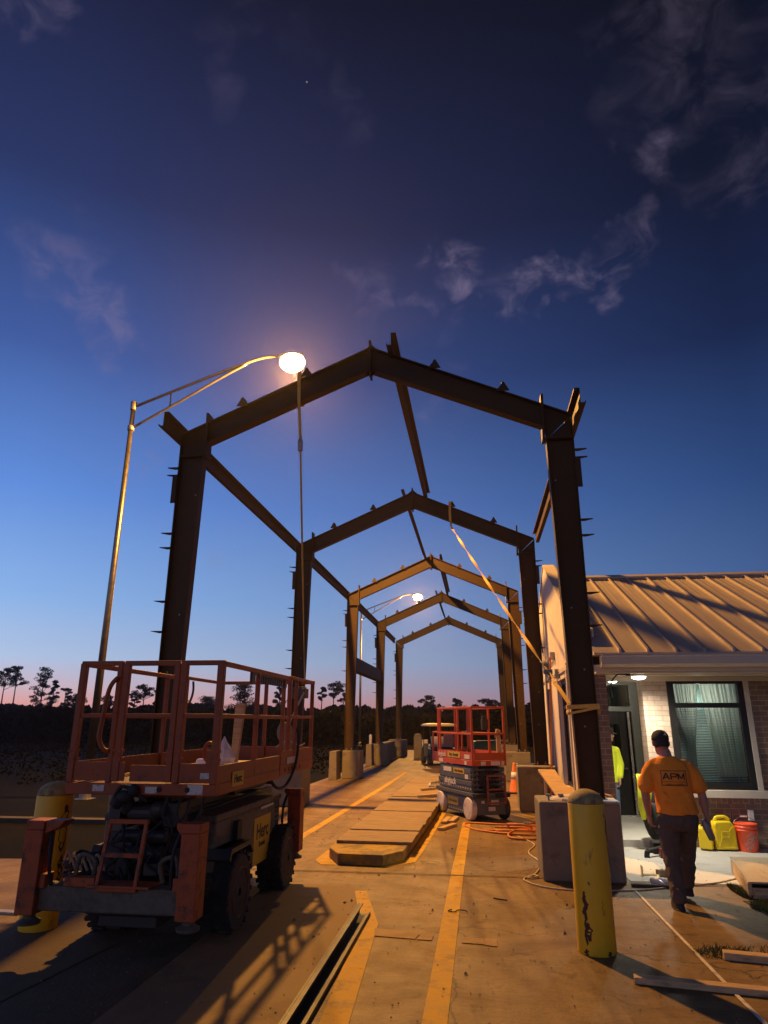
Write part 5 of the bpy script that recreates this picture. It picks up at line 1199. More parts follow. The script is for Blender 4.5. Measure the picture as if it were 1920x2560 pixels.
def wrap_text(txt, size, rad0, zc, az0, par, m_, ang=0.5):
    me = text_mesh(txt, size, .0005); me.name = 'lettering'
    rt = Matrix.Rotation(ang, 4, 'Z'); me.transform(rt)
    for v in me.vertices:
        z = zc+v.co.y; r = rad0+.0735*(z-.01)+.0035; a = az0+v.co.x/.14
        v.co = (math.sin(a)*r, -math.cos(a)*r, z)
    me.materials.clear(); me.materials.append(m_); o = bpy.data.objects.new('lettering', me); C.objects.link(o); o.parent = par
    return o
for (tx, s_, dz, da) in (('THE', .045, .225, -.10), ('HOME', .078, .165, -.0), ('DEPOT', .070, .098, .16)): wrap_text(tx, s_, .128, dz, .05+da, t, m_inkw, .72)

# backpack with hi-vis vest in the doorway, black kit on the floor
t = thing('backpack', 'dark backpack with a hi-vis vest draped over it beside the door pillar', 'backpack', (2.46, 11.25, .1))
b = MB(); b.ball((2.50,11.25,.55),.17,.13,.45,10); b.ball((2.50,11.12,.42),.14,.08,.22,10); b.build('bag_body', mat('dark_cordura', (.02,.022,.02), .85, bump=.5), t, smooth=True, world=True)
b = MB(); b.tube(curve_pts([(2.42,11.1,.9),(2.36,11.05,.7),(2.38,11.05,.4),(2.42,11.08,.3)],5), .02, 8); b.build('strap', m_black, t, world=True)
b = MB(); n=10; rows=[]
for j in range(n+1):
    tt=j/n; z=1.02-.62*tt; w0=.06+.05*math.sin(PI*tt)-.04*tt; rows.append([(2.34+.02*math.sin(tt*5)-w0,11.10-.05*math.sin(PI*tt),z),(2.34+.02*math.sin(tt*5)+w0,11.06-.06*math.sin(PI*tt),z),(2.34+.02*math.sin(tt*5)+w0,11.09-.06*math.sin(PI*tt),z),(2.34+.02*math.sin(tt*5)-w0,11.13-.05*math.sin(PI*tt),z)])
b.loft(rows); b.build('hi_vis_vest', m_hivis, t, smooth=True, world=True)
b = MB(); b.quadbox([(2.31,11.035,.78),(2.35,11.02,.78),(2.35,11.03,.78),(2.31,11.045,.78),(2.29,11.06,1.0),(2.33,11.05,1.0),(2.33,11.06,1.0),(2.29,11.07,1.0)]); b.build('reflective_stripe', mat('orange_pink_stripe', (.85,.30,.18), .6), t, world=True)
t = thing('tool_kit', 'black power tool and cables lying on the porch floor by the backpack', 'tools', (2.4, 10.9, .02))
b = MB(); b.box(2.34,2.62,10.75,10.95,.01,.16); b.tube([(2.2,10.5,.08),(2.45,10.7,.10)], .03, 10); b.tube([(2.18,10.48,.0),(2.20,10.5,.09)], .035, 10); b.box(2.42,2.50,10.55,10.72,.01,.22); b.build('tool_body', m_black, t, bevel=.015, world=True)
b = MB(); b.box(2.36,2.44,10.45,10.56,.01,.12); b.build('battery', mat('dark_red_plastic', (.20,.02,.025), .5), t, bevel=.01, world=True)

# far end of the lane: pedestal, cart, tank, white pipes
t = thing('pedestal', 'weathered post with a small box on its side at the far left of the lane', 'pedestal', (-3.1, 36, 0))
b = MB(); b.box(-.2,.2,-.2,.2,-.1,1.05); b.lathe([(.2,1.05),(.2,1.09),(.15,1.16),(.02,1.18)],16); b.build('post', m_conc, t, bevel=.03)
b = MB(); b.box(.21,.5,-.15,.12,.50,.88); b.build('side_box', m_stickw, t, bevel=.02)
for (x, y, lab) in ((-5.15,33.5,'left of two thin white pipes standing behind the low wall'),(-5.1,36.5,'right of two thin white pipes standing behind the low wall')):
    b = MB(); b.lathe([(.07,-.1),(.07,1.12),(.04,1.16),(.004,1.17)], 12); o = b.build('white_pipe', m_stickw, smooth=True); o.location = (x, y, 0); tag(o, lab, 'pipe', 'thin white pipes behind the low wall')
t = thing('golf_cart', 'golf cart with a pale canopy parked in the dark behind the smaller lift', 'golf cart', (-1.75, 31, 0), R(14))
b = MB(); b.loft([[(x*s, y*s2, z) for x, y in ((-.62,-1.0),(.62,-1.0),(.66,0),(.62,1.0),(-.62,1.0),(-.66,0))] for s, s2, z in ((1,1,1.56),(1.02,1.02,1.60),(.9,.92,1.66),(.5,.5,1.69))]); b.build('canopy', m_canopy, t, bevel=.01)
b = MB()
for x in (-.52,.52):
    b.bar((x,-.85,.75),(x*1.05,-.85,1.57),.03,.03,up=(0,1,0)); b.bar((x,.95,.75),(x*1.05,.75,1.57),.03,.03,up=(0,1,0))
b.build('canopy_post', m_black, t)
b = MB(); b.prism([(-1.1,.25),(-1.1,.65),(-.4,.7),(-.35,.32),(.45,.32),(.6,.85),(1.2,.6),(1.25,.25)], 'X', -.58, .58); b.build('body', m_mgrey, t, bevel=.03)
b = MB(); b.box(-.5,.5,-.6,-.1,.72,.82); b.box(-.5,.5,-.7,-.58,.8,1.15); b.build('seat', m_stickw, t, bevel=.03)
b = MB(); b.box(.0,.42,-1.0,-.97,.80,1.35)
b.build('crate_panel', mat('pink_crate', (.35,.16,.12), .7), t)
for sx in (-1, 1):
    for yy in (-.8, .85): wheel(sx*.55, yy, .22, .2, sx, m_tyre, m_dgalv, t, world=False, lugs=False, n=20)
t = thing('storage_tank', 'long low dark green tank lying in the dark behind the smaller lift', 'tank', (.45, 31, 0), R(4))
b = MB(); b.prism([(-.75,.40),(.8,.40),(.78,.95),(.2,1.0),(-.72,.97)], 'Y', -.5, .5); b.build('tank_body', m_green, t, bevel=.06)
b = MB(); b.box(-.6,-.4,-.4,.4,-.1,.40); b.box(.4,.6,-.4,.4,-.1,.40); b.build('skid', m_mgrey, t)

# ================================================================ PEOPLE
def ring(c, rx, ry, n=14, ax=(1,0,0), ay=(0,1,0), pw=1.0):
    c = Vector(c); ax = Vector(ax); ay = Vector(ay); out = []
    for k in range(n):
        a = 2*PI*k/n; ca, sa = math.cos(a), math.sin(a)
        ca = math.copysign(abs(ca)**pw, ca); sa = math.copysign(abs(sa)**pw, sa)
        out.append(c+ax*rx*ca+ay*ry*sa)
    return out
def limb(b, pts, rs, n=12):
    """tapered limb through joints; rounded ends"""
    P = [Vector(p) for p in pts]; cp = []; cr = []
    for i in range(len(P)-1):
        k = max(2, int((P[i+1]-P[i]).length/.05))
        for j in range(k): cp.append(P[i].lerp(P[i+1], j/k)); cr.append(rs[i]+(rs[i+1]-rs[i])*j/k)
    cp.append(P[-1]); cr.append(rs[-1])
    d0 = (cp[0]-cp[1]).normalized()*cr[0]; d1 = (cp[-1]-cp[-2]).normalized()*cr[-1]
    cp = [cp[0]+d0*.8, cp[0]+d0*.45]+cp+[cp[-1]+d1*.45, cp[-1]+d1*.8]; cr = [cr[0]*.4, cr[0]*.85]+cr+[cr[-1]*.85, cr[-1]*.4]
    b.tube(cp, cr, n)
def wrinkle(o, size, st, depth=3):
    tx = bpy.data.textures.new('folds', 'CLOUDS'); tx.noise_scale = size; tx.noise_depth = depth
    d = o.modifiers.new('d', 'DISPLACE'); d.texture = tx; d.strength = st; d.mid_level = .5
def remesh(o, vox, sm=6):
    r = o.modifiers.new('r', 'REMESH'); r.mode = 'VOXEL'; r.voxel_size = vox; r.use_smooth_shade = True
    s = o.modifiers.new('s', 'SMOOTH'); s.iterations = sm; s.factor = .5
def hand(b, w, d, pn, curl=.5, sc=1.0, thumb=1):
    """palm from wrist w along d, palm normal pn; five separate fingers curling towards pn"""
    w = Vector(w); d = Vector(d).normalized(); pn = Vector(pn); pn = (pn-d*pn.dot(d)).normalized(); s = d.cross(pn).normalized()*thumb
    rings = []
    for t, hw, ht in ((-.01,.026,.020),(.02,.033,.019),(.055,.040,.017),(.088,.040,.014),(.096,.034,.010)):
        rings.append(ring(w+d*t*sc, hw*sc, ht*sc, 12, s, pn, .8))
    b.loft(rings)
    for i, (o, ln) in enumerate(((.030,.072),(.010,.080),(-.010,.074),(-.029,.058))):
        p = w+d*.086*sc+s*o*sc; a = .15; pts = [p]; rs = [.0095*sc]
        for k, f in enumerate((.45,.32,.23)):
            a += curl*(.7+.25*k)+i*.05; v = d*math.cos(a)+pn*math.sin(a)
            p = p+v*ln*f*sc; pts.append(p); rs.append((.0092-.0011*(k+1))*sc)
        limb(b, pts, rs, 8)
    p = w+d*.025*sc+s*.030*sc+pn*.006*sc; v1 = (s*.65+d*.65+pn*.35).normalized(); v2 = (s*.15+d*.8+pn*.55).normalized()
    limb(b, [p, p+v1*.036*sc, p+v1*.036*sc+v2*.030*sc, p+v1*.036*sc+v2*.052*sc], [.013*sc,.0105*sc,.0095*sc,.008*sc], 8)
def head(b, c, yawv, tilt=0, sc=1.0):
    """c = centre of the skull; yawv = direction faced (unit xy)"""
    c = Vector(c); fz = Vector((yawv[0], yawv[1], -tilt)).normalized(); sx = fz.cross(Vector((0,0,1))).normalized(); up = sx.cross(fz)
    def Q(x, y, z): return c+(sx*x+fz*y+up*z)*sc
    rings = []
    for z, rx, ry, oy in ((-.115,.036,.040,.045),(-.105,.048,.055,.038),(-.08,.058,.075,.022),(-.05,.066,.088,.008),(-.01,.073,.096,0),(.03,.077,.099,-.004),(.065,.073,.093,-.006),(.095,.055,.070,-.006),(.112,.030,.040,-.004),(.118,.010,.012,-.002)):
        rings.append([Q(rx*math.cos(a), oy+ry*math.sin(a), z) for a in [2*PI*k/20 for k in range(20)]])
    b.loft(rings)
    limb(b, [Q(0,.090,.012), Q(0,.104,-.012), Q(0,.112,-.030)], [.010*sc,.012*sc,.014*sc], 8)   # nose
    limb(b, [Q(-.022,.088,-.060), Q(0,.094,-.058), Q(.022,.088,-.060)], [.007*sc]*3, 8)           # lips
    limb(b, [Q(-.020,.086,-.070), Q(0,.092,-.071), Q(.020,.086,-.070)], [.007*sc]*3, 8)
    limb(b, [Q(-.05,.080,.028), Q(-.02,.094,.030)], [.008*sc]*2, 8); limb(b, [Q(.05,.080,.028), Q(.02,.094,.030)], [.008*sc]*2, 8)  # brow
    for s in (-1, 1):
        b.ball(Q(s*.030,.080,.008), .013*sc, .013*sc, .011*sc, 6)
        b.loft([[Q(s*(.074+dx), -.005+math.cos(a)*.018*k, -.008+math.sin(a)*.031*k) for a in [2*PI*j/10 for j in range(10)]] for dx, k in ((-.006,.8),(.006,1.0),(.016,1.05),(.020,.8))])
    return Q
def cap_hat(parent, Q, m_, bdir=1):
    b = MB(); rings = []
    for z, k in ((.022,1.10),(.05,1.12),(.085,1.02),(.112,.78),(.128,.42),(.132,.08)):
        rings.append([Q(.079*k*math.cos(a), -.006+.101*k*math.sin(a), z) for a in [2*PI*j/28 for j in range(28)]])
    b.loft(rings)
    vis = [[], []]
    for j in range(11):
        a = PI*(.18+.64*j/10); r = 1.0
        vis[0].append(Q(.083*math.cos(a), .100*math.sin(a)*1.02, .035)); vis[1].append(Q(.080*math.cos(a), .100*math.sin(a)+.072*math.sin((a-PI*.18)/.64), .014))
    for j in range(10):
        for dz in (0, .004):
            b.face([v+Vector((0,0,dz)) for v in (vis[0][j], vis[0][j+1], vis[1][j+1], vis[1][j])])
    o = b.build('cap', m_, parent, smooth=True, world=True)
    b = MB(); b.ball(Q(0,-.004,.133), .008,.008,.005, 5); b.build('cap_button', m_, o, world=True)
    return o

# --- the walking man in the orange shirt (back to the camera)
man = thing('person', 'man in an orange T-shirt, dark cap and brown trousers walking away with a grey bottle', 'person', (1.98, 7.88, 0))
hipc = Vector((1.985, 7.86, .86))
LF = Vector((1.885,7.80,.08)); RF = Vector((2.075,8.16,.14))       # ankles: left planted, right foot leaving the ground ahead
LK = Vector((1.885,7.90,.47)); RK = Vector((2.085,8.06,.48))
LH = Vector((1.895,7.87,.87)); RH = Vector((2.075,7.87,.87))
LS = Vector((1.765,7.87,1.335)); RS = Vector((2.145,7.87,1.325)); NK = Vector((1.935,7.875,1.42)); HD = Vector((1.905,7.905,1.545))
LE = Vector((1.685,7.86,1.06)); RE = Vector((2.245,7.87,1.06)); LWr = Vector((1.715,7.93,.84)); RWr = Vector((2.265,7.86,.835))
b = MB()
b.loft([ring(c, rx, ry, 20, pw=.88) for c, rx, ry in ((hipc+Vector((0,0,-.12)),.13,.10),(hipc,.165,.12),(hipc+Vector((0,0,.10)),.155,.115),((1.965,7.865,1.08),.155,.115),((1.955,7.87,1.22),.175,.12),((1.95,7.87,1.32),.175,.105),((1.942,7.872,1.37),.11,.085),((1.935,7.875,1.41),.062,.062))])
limb(b, [NK-Vector((0,0,.04)), NK+Vector((-.005,.01,.03)), HD-Vector((.0,.005,.05))], [.068,.060,.056], 14)
for (S, E_, W_) in ((LS,LE,LWr),(RS,RE,RWr)): limb(b, [S+Vector((0,0,-.02)), S.lerp(E_,.5), E_, E_.lerp(W_,.35), W_], [.050,.050,.043,.043,.027], 12)
for (H, K, A_) in ((LH,LK,LF),(RH,RK,RF)): limb(b, [H, H.lerp(K,.5), K, K.lerp(A_,.35), A_], [.092,.080,.056,.056,.04], 14)
for A_ in (LF, RF): limb(b, [A_-Vector((0,.03,.045)), A_+Vector((0,.07,-.05)), A_+Vector((0,.15,-.06))], [.036,.034,.026], 10)
Q1 = head(b, HD, (-.10,.99), .22, .98)
hand(b, LWr, (.08,.10,-1), (.95,.25,0), .45, 1.0, -1)
hand(b, RWr, (.10,.02,-1), (-.85,-.25,.0), .75, 1.0, 1)
o = b.build('body', m_skin, man, world=True); remesh(o, .0058, 3)
b = MB()   # T-shirt
b.loft([ring(c, rx, ry, 24, pw=.9) for c, rx, ry in ((hipc+Vector((.0,-.0,.0)),.196,.152),(hipc+Vector((0,0,.05)),.198,.156),((1.975,7.868,1.0),.192,.150),((1.965,7.87,1.10),.190,.148),((1.955,7.87,1.20),.198,.150),((1.952,7.87,1.29),.200,.138),((1.948,7.872,1.345),.188,.110),((1.942,7.874,1.388),.125,.085),((1.937,7.875,1.41),.076,.072))])
for (S, E_, s) in ((LS,LE,-1),(RS,RE,1)):
    limb(b, [S+Vector((-s*.07,0,.012)), S+Vector((-s*.022,0,-.022)), S.lerp(E_,.35), S.lerp(E_,.80)], [.052,.070,.076,.084], 16)
# folds: soft ridges across the back and hem
random.seed(8)
for (x0, z0, x1, z1, r_) in ((1.84,.98,1.93,.93,.018),(2.10,1.0,2.02,.93,.018),(1.88,.93,2.05,.90,.016),(1.93,1.08,2.0,1.00,.010),(2.12,1.08,2.05,1.02,.012),(1.82,1.08,1.88,1.02,.012)):
    limb(b, [(x0,7.735,z0),((x0+x1)/2,7.73,(z0+z1)/2),(x1,7.735,z1)], [r_*.6,r_,r_*.6], 8)
shirt = b.build('tshirt', m_shirt, man, world=True); remesh(shirt, .008, 4); wrinkle(shirt, .09, .022, 2)
b = MB()   # trousers
b.loft([ring(c, rx, ry, 22, pw=.9) for c, rx, ry in ((hipc+Vector((0,0,.03)),.178,.135),(hipc+Vector((0,0,-.03)),.183,.145),(hipc+Vector((0,.0,-.10)),.18,.14),(hipc+Vector((0,0,-.16)),.155,.12))])
limb(b, [LH-Vector((0,0,.05)), LH.lerp(LK,.5), LK, LK.lerp(LF,.5), LF+Vector((0,-.01,.02))], [.108,.102,.083,.078,.074], 16)
limb(b, [RH-Vector((0,0,.05)), RH.lerp(RK,.5), RK, RK.lerp(RF,.5), RF+Vector((0,-.01,.03))], [.108,.102,.083,.078,.072], 16)
for (A_, zz) in ((LF,.06),(LF,.12),(RF,.07),(RF,.13),(LK,-.02),(RK,-.03),(LK,.06)):
    limb(b, [A_+Vector((-.055,-.045,zz)), A_+Vector((0,-.072,zz-.015)), A_+Vector((.055,-.045,zz+.005))], [.010,.014,.010], 8)
limb(b, [(1.90,7.745,.86),(1.91,7.74,.76)], [.016,.016], 8); limb(b, [(2.06,7.745,.86),(2.06,7.74,.76)], [.016,.016], 8)
o = b.build('trousers', m_trous, man, world=True); remesh(o, .008, 3); wrinkle(o, .07, .030, 2)
for A_, tl in ((LF,0),(RF,1)):
    b = MB()
    z0 = A_.z-.075
    b.loft([ring(A_+Vector((0,.05,dz)), rx, ry, 18, pw=.85) for dz, rx, ry in ((-.078,.048,.135),(-.055,.052,.14),(-.03,.050,.13),(-.005,.046,.085),(.03,.048,.06))])
    b.loft([ring(A_+Vector((0,.045,dz)), .053, .145, 18, pw=.85) for dz in (-.082,-.066)])
    o = b.build('boot', m_boot, man, smooth=True, world=True)
cp = cap_hat(man, Q1, m_cap)
lettering('cap_lettering', 'A', .045, m_inkw, cp, Q1(.02,-.118,.065)-Vector(man.location), (1,.0,.0))
b = MB(); b.loft([[Q1(.078*k*math.cos(a), -.012+.098*k*math.sin(a), z) for a in [PI+PI*j/14 for j in range(15)]]+[Q1(.066*k*math.cos(a), -.012+.085*k*math.sin(a), z) for a in [2*PI-PI*j/14 for j in range(15)]] for z, k in ((-.055,.86),(-.03,.97),(.0,1.01),(.035,1.02))])
b.build('hair', m_hair, man, world=True)
# grey bottle in the right hand
b = MB(); b.lathe([(.004,-.13),(.030,-.13),(.034,-.12),(.035,-.02),(.033,.02),(.020,.05),(.016,.06),(.016,.075),(.004,.078)], 18)
gt = b.build('grey_bottle', mat('grey_can', (.30,.29,.27), .4, metal=.3, var=.2), smooth=True); gt.location = RWr+Vector((-.028,-.035,-.09)); gt.rotation_euler = (R(12),R(-24),0)
tag(gt, 'dark grey bottle held in the right hand of the walking man', 'bottle')
# print on the shirt, laid on the evaluated cloth
dg = bpy.context.evaluated_depsgraph_get(); sev = shirt.evaluated_get(dg); bv = BVHTree.FromObject(shirt, dg)
import itertools
SM = []
for gx in range(-6, 7):
    for gz in range(-4, 5):
        px_, pz_ = 1.957+gx*.023, 1.205+gz*.022
        h_ = bv.ray_cast(Vector((px_-man.location.x, -2, pz_)), Vector((0,1,0)))
        if h_[0] is not None: SM.append((px_-1.957, pz_-1.205, h_[0].y))
import numpy as np
A_ = np.array([[1, x, z, x*x, x*z, z*z, x**4] for x, z, y in SM]); Yv_ = np.array([y for x, z, y in SM])
cf, *_r = np.linalg.lstsq(A_, Yv_, rcond=None); prd = float((A_@cf-Yv_).max())
def on_back(me, loc, size=1):
    for v in me.vertices:
        x = loc[0]+v.co.x; z = loc[2]+v.co.y; a = x-1.957; c = z-1.205
        y = float(np.dot(cf, [1, a, c, a*a, a*c, c*c, a**4]))-prd
        v.co = (x-man.location.x, y-.0015-v.co.z*.3, z)
def on_back_ray(me, loc, size=1):
    for v in me.vertices:
        x = loc[0]+v.co.x; z = loc[2]+v.co.y
        h_ = bv.ray_cast(Vector((x-man.location.x, -2, z)), Vector((0,1,0)))
        y = h_[0].y if h_[0] is not None else -.15
        v.co = (x-man.location.x, y-.0025-v.co.z*.3, z)
bpy.context.view_layer.update()
def print_text(txt, size, x, z, sx=1.0):
    me = text_mesh(txt, size, .0006); me.name = 'shirt_print'
    for v in me.vertices: v.co.x *= sx
    on_back(me, (x, 0, z)); me.materials.clear(); me.materials.append(m_ink)
    o = bpy.data.objects.new('shirt_print', me); C.objects.link(o); o.parent = man
print_text('COMMERCIAL & RESIDENTIAL', .014, 1.957, 1.148, 1.0)
bmf = bmesh.new()
def strip(x0, z0, x1, z1, w):
    n = 14; d = Vector((x1-x0, z1-z0)); nn = Vector((-d.y, d.x)).normalized()*w/2
    vs = []
    for i in range(n+1):
        p = Vector((x0, z0))+d*i/n; vs.append((bmf.verts.new((p.x-nn.x, p.y-nn.y, 0)), bmf.verts.new((p.x+nn.x, p.y+nn.y, 0))))
    for i in range(n): bmf.faces.new((vs[i][0], vs[i+1][0], vs[i+1][1], vs[i][1]))
for q in ((-.125,.052,.125,.052,.006),(-.125,-.088,.125,-.088,.006),(-.122,.052,-.122,-.088,.006),(.122,.052,.122,-.088,.006),(-.122,-.052,.122,-.052,.003)): strip(*q)
def stroke(x0, z0, x1, z1, w, dz=0):
    d = Vector((x1-x0, z1-z0)); nn = Vector((-d.y, d.x)).normalized()*w/2; k = 6; vs = []
    for i in range(k+1):
        p = Vector((x0, z0))+d*i/k; vs.append((bmf.verts.new((p.x-nn.x, p.y-nn.y, dz)), bmf.verts.new((p.x+nn.x, p.y+nn.y, dz))))
    for i in range(k): bmf.faces.new((vs[i][0], vs[i+1][0], vs[i+1][1], vs[i][1]))
H_ = .030; w_ = .0125
for n_i, (xa, za, xb, zb, ww_) in enumerate((
    (-.104,-H_,-.075,H_,w_), (-.075,H_,-.046,-H_,w_), (-.094,-.010,-.056,-.010,.009),
    (-.029,-H_,-.029,H_,w_), (-.034,H_-.005,.018,H_-.005,.011), (-.034,-.004,.018,-.004,.011), (.020,H_-.004,.027,.018,w_), (.027,.020,.027,.006,w_), (.027,.010,.018,-.006,.011),
    (.042,-H_,.042,H_,w_), (.043,H_-.004,.072,-H_+.008,.011), (.072,-H_+.008,.101,H_-.004,.011), (.102,-H_,.102,H_,w_))):
    stroke(xa-.004, za, xb-.004, zb, ww_, .0008+.0004*n_i)
me = bpy.data.meshes.new('shirt_print'); bmf.to_mesh(me); bmf.free(); on_back(me, (1.957,0,1.225)); me.materials.append(m_ink)
o = bpy.data.objects.new('shirt_print', me); C.objects.link(o); o.parent = man

# --- the person in hi-vis by the door, mostly behind the corner pillar
p2 = thing('person', 'person in a yellow hi-vis jacket and cap half hidden behind the brick corner', 'person', (2.06, 12.75, .10))
o2 = Vector((2.15, 12.75, .08)); V = lambda x, y, z: o2+Vector((x, y, z))
b = MB()
b.loft([ring(V(0,0,z), rx, ry, 18, pw=.9) for z, rx, ry in ((.72,.12,.10),(.84,.15,.115),(.95,.14,.11),(1.1,.15,.115),(1.22,.165,.11),(1.28,.12,.09),(1.32,.06,.06))])
limb(b, [V(0,0,1.28), V(.01,-.01,1.40)], [.058,.054], 12)
limb(b, [V(.17,0,1.22), V(.21,-.02,.98), V(.17,-.10,.76)], [.058,.044,.028], 12); limb(b, [V(-.17,0,1.22), V(-.22,-.02,.98), V(-.18,-.06,.74)], [.058,.044,.028], 12)
for s in (-1, 1): limb(b, [V(s*.085,0,.80), V(s*.09,-.02,.43), V(s*.09,0,.08)], [.09,.056,.038], 12); limb(b, [V(s*.09,.02,.05), V(s*.10,-.13,.03)], [.034,.028], 8)
Q2 = head(b, V(.05,-.03,1.475), (.80,-.55), .05, .96)
hand(b, V(.17,-.10,.76), (.0,-.15,-1), (-1,.1,0), .45, 1.0, 1); hand(b, V(-.18,-.06,.74), (0,-.15,-1), (1,.1,0), .45, 1.0, -1)
o = b.build('body', mat('light_skin', (.60,.32,.24), .55, var=.1), p2, world=True); remesh(o, .006, 3)
b = MB()
b.loft([ring(V(0,0,z), rx, ry, 20, pw=.9) for z, rx, ry in ((.70,.175,.145),(.80,.18,.15),(.95,.178,.15),(1.1,.185,.15),(1.2,.19,.14),(1.27,.15,.11),(1.315,.078,.075))])
limb(b, [V(.16,0,1.21), V(.215,-.02,.98), V(.18,-.09,.80)], [.076,.066,.056], 14); limb(b, [V(-.16,0,1.21), V(-.22,-.02,.98), V(-.18,-.05,.78)], [.076,.066,.056], 14)
o = b.build('hi_vis_jacket', m_hivis, p2, world=True); remesh(o, .010, 4)
b = MB(); b.loft([ring(V(0,0,z), rx, ry, 18) for z, rx, ry in ((.62,.13,.11),(.72,.16,.13),(.80,.162,.132))])
for s in (-1, 1): limb(b, [V(s*.085,0,.74), V(s*.09,-.02,.43), V(s*.09,0,.10)], [.10,.075,.066], 14)
o = b.build('jeans', m_jean, p2, world=True); remesh(o, .010, 3)
for s in (-1, 1):
    b = MB(); b.loft([ring(V(s*.09,-.05,z), rx, ry, 14) for z, rx, ry in ((0,.045,.13),(.03,.047,.13),(.07,.042,.08),(.10,.04,.05))]); b.build('boot', m_boot, p2, smooth=True, world=True)
cap_hat(p2, Q2, m_cap)

# ================================================================ TREES AND SCRUB
def gpt(px, dist):
    """world x for a bearing given by image column at distance along the road (only used to plan where trees stand)"""
    d = (px-960)/1687.3*rr + (1804-1280)/-1687.3*uu + F
    return d.x/d.y*dist
def clump(b, c, rx, ry, rz, n, s):
    for _ in range(n):
        while True:
            p = Vector((random.uniform(-1,1), random.uniform(-1,1), random.uniform(-1,1)))
            if p.length < 1: break
        q = c+Vector((p.x*rx, p.y*ry, p.z*rz)); a = Vector((random.gauss(0,1), random.gauss(0,1), random.gauss(0,.6))).normalized(); t = a.orthogonal().normalized()
        t = (Matrix.Rotation(random.random()*6.28, 3, a) @ t); k = s*random.uniform(.5,1.3)
        b.face([q-t*k*.45, q+a*k*.30, q+t*k*.6, q-a*k*.25])
def pine(name, lab, px, ytop, dist, hw, style, group='pines against the dusk sky'):
    """slash pine: thin bare trunk, open tufted crown"""
    x = gpt(px, dist); H = 1.85+(1804-ytop)/1687.3*dist*1.04
    t = thing(name, lab, 'tree', (x, dist, -.09), 0, group)
    w = hw/1687.3*dist; b = MB(); ln = random.uniform(-.03,.03)*H
    tr = [(0,0,0),(ln*.3,0,H*.3),(ln*.7+random.uniform(-.1,.1),0,H*.6),(ln,0,H*.97)]
    b.tube(curve_pts(tr, 4), [.19-.15*i/12 for i in range(13)], 6)
    cb = MB()
    z0 = {'umbrella': .70, 'tall': .36, 'tuft': .62, 'bushy': .16}[style]
    nb = {'umbrella': 15, 'tall': 24, 'tuft': 12, 'bushy': 34}[style]
    for i in range(nb):
        f = (i+random.random())/nb; z = H*(z0+(1-z0)*f*.97)
        if style == 'umbrella': rad = w*(.55+.6*math.sin(PI*min(1, .35+f*.65)))
        elif style == 'tall': rad = w*(.95-.5*f)*(.55+.5*abs(math.sin(f*9)))
        elif style == 'tuft': rad = w*(.6+.5*math.sin(PI*f))
        else: rad = w*(1.05-.75*f**1.5)
        a = random.random()*2*PI; rad *= random.uniform(.35,1.05)
        e = Vector((ln*z/H+math.cos(a)*rad, math.sin(a)*rad, z+rad*random.uniform(.0,.25))); s0 = Vector((ln*z/H, 0, z-rad*.28))
        b.tube([s0, s0.lerp(e,.55)+Vector((0,0,-rad*.04)), e], [.055,.04,.02], 4)
        cr = w*random.uniform(.20,.36)*(1.3 if style == 'bushy' else 1)
        clump(cb, e, cr*1.15, cr*1.15, cr*.55, 110 if style != 'bushy' else 130, .26*dist/110)
        if random.random() < .6: clump(cb, s0.lerp(e,.6), cr*.7, cr*.7, cr*.38, 45, .24*dist/110)
    clump(cb, Vector((ln,0,H*.97)), w*.35, w*.35, w*.22, 110, .26*dist/110)
    b.build('trunk', m_bark, t); cb.build('crown', m_leafc if style != 'bushy' else m_leafb, t)
    return t
random.seed(42)
TR = [(-4,1678,118,30,'umbrella','pine cut by the left edge of the picture'), (26,1672,120,30,'umbrella','lone pine with a long bare trunk at the far left'),
      (96,1677,112,36,'tall','tallest ragged pine left of the lift'), (124,1707,120,18,'tall','narrow pine just right of the tallest one'),
      (157,1727,116,18,'tuft','small tufted pine left of the lift railing'), (186,1742,110,24,'bushy','round bushy tree touching the left rail of the lift'),
      (262,1745,112,26,'bushy','low tree seen between the lamp pole and the gate handle'), (300,1752,110,16,'bushy','low tree right behind the grab handle of the lift'),
      (356,1722,122,32,'umbrella','spreading pine seen through the gate of the lift'), (330,1738,120,16,'tuft','slim pine left of the spreading one'),
      (462,1756,118,20,'bushy','bushy tree in front of the second gate post'), (512,1750,112,34,'bushy','broad low tree seen under the hook of the lift'),
      (606,1716,96,40,'bushy','big dense round tree seen through the side rails of the lift'), (655,1768,104,26,'bushy','low tree right of the big dense one'),
      (697,1726,122,20,'tall','open pine behind the notched rail of the lift'), (735,1752,120,16,'tuft','little pine behind the control box of the lift'),
      (800,1726,130,12,'umbrella','thin pine left of the open crowned pair'), (833,1718,126,26,'umbrella','open crowned pine between the second and third left columns'),
      (858,1740,128,14,'tuft','small pine touching the third left column'),
      (974,1776,110,22,'bushy','low tree between the fourth and fifth left columns'), (1028,1772,112,30,'bushy','rounded tree right of the fifth left column'),
      (1080,1748,118,24,'tuft','pine rising left of the smaller lift'), (1066,1766,112,14,'bushy','low bush left of the smaller lift'),
      (1145,1754,118,14,'umbrella','flat topped pine just over the rail of the smaller lift'), (1222,1756,112,26,'umbrella','wide pine above the right rail of the smaller lift'),
      (1262,1762,112,24,'bushy','bushy tree beside the far right columns')]
for (px, yt, d, hw, st_, lb) in TR: pine('pine_tree' if st_ != 'bushy' else 'broadleaf_tree', lb, px, yt, d, hw, st_)
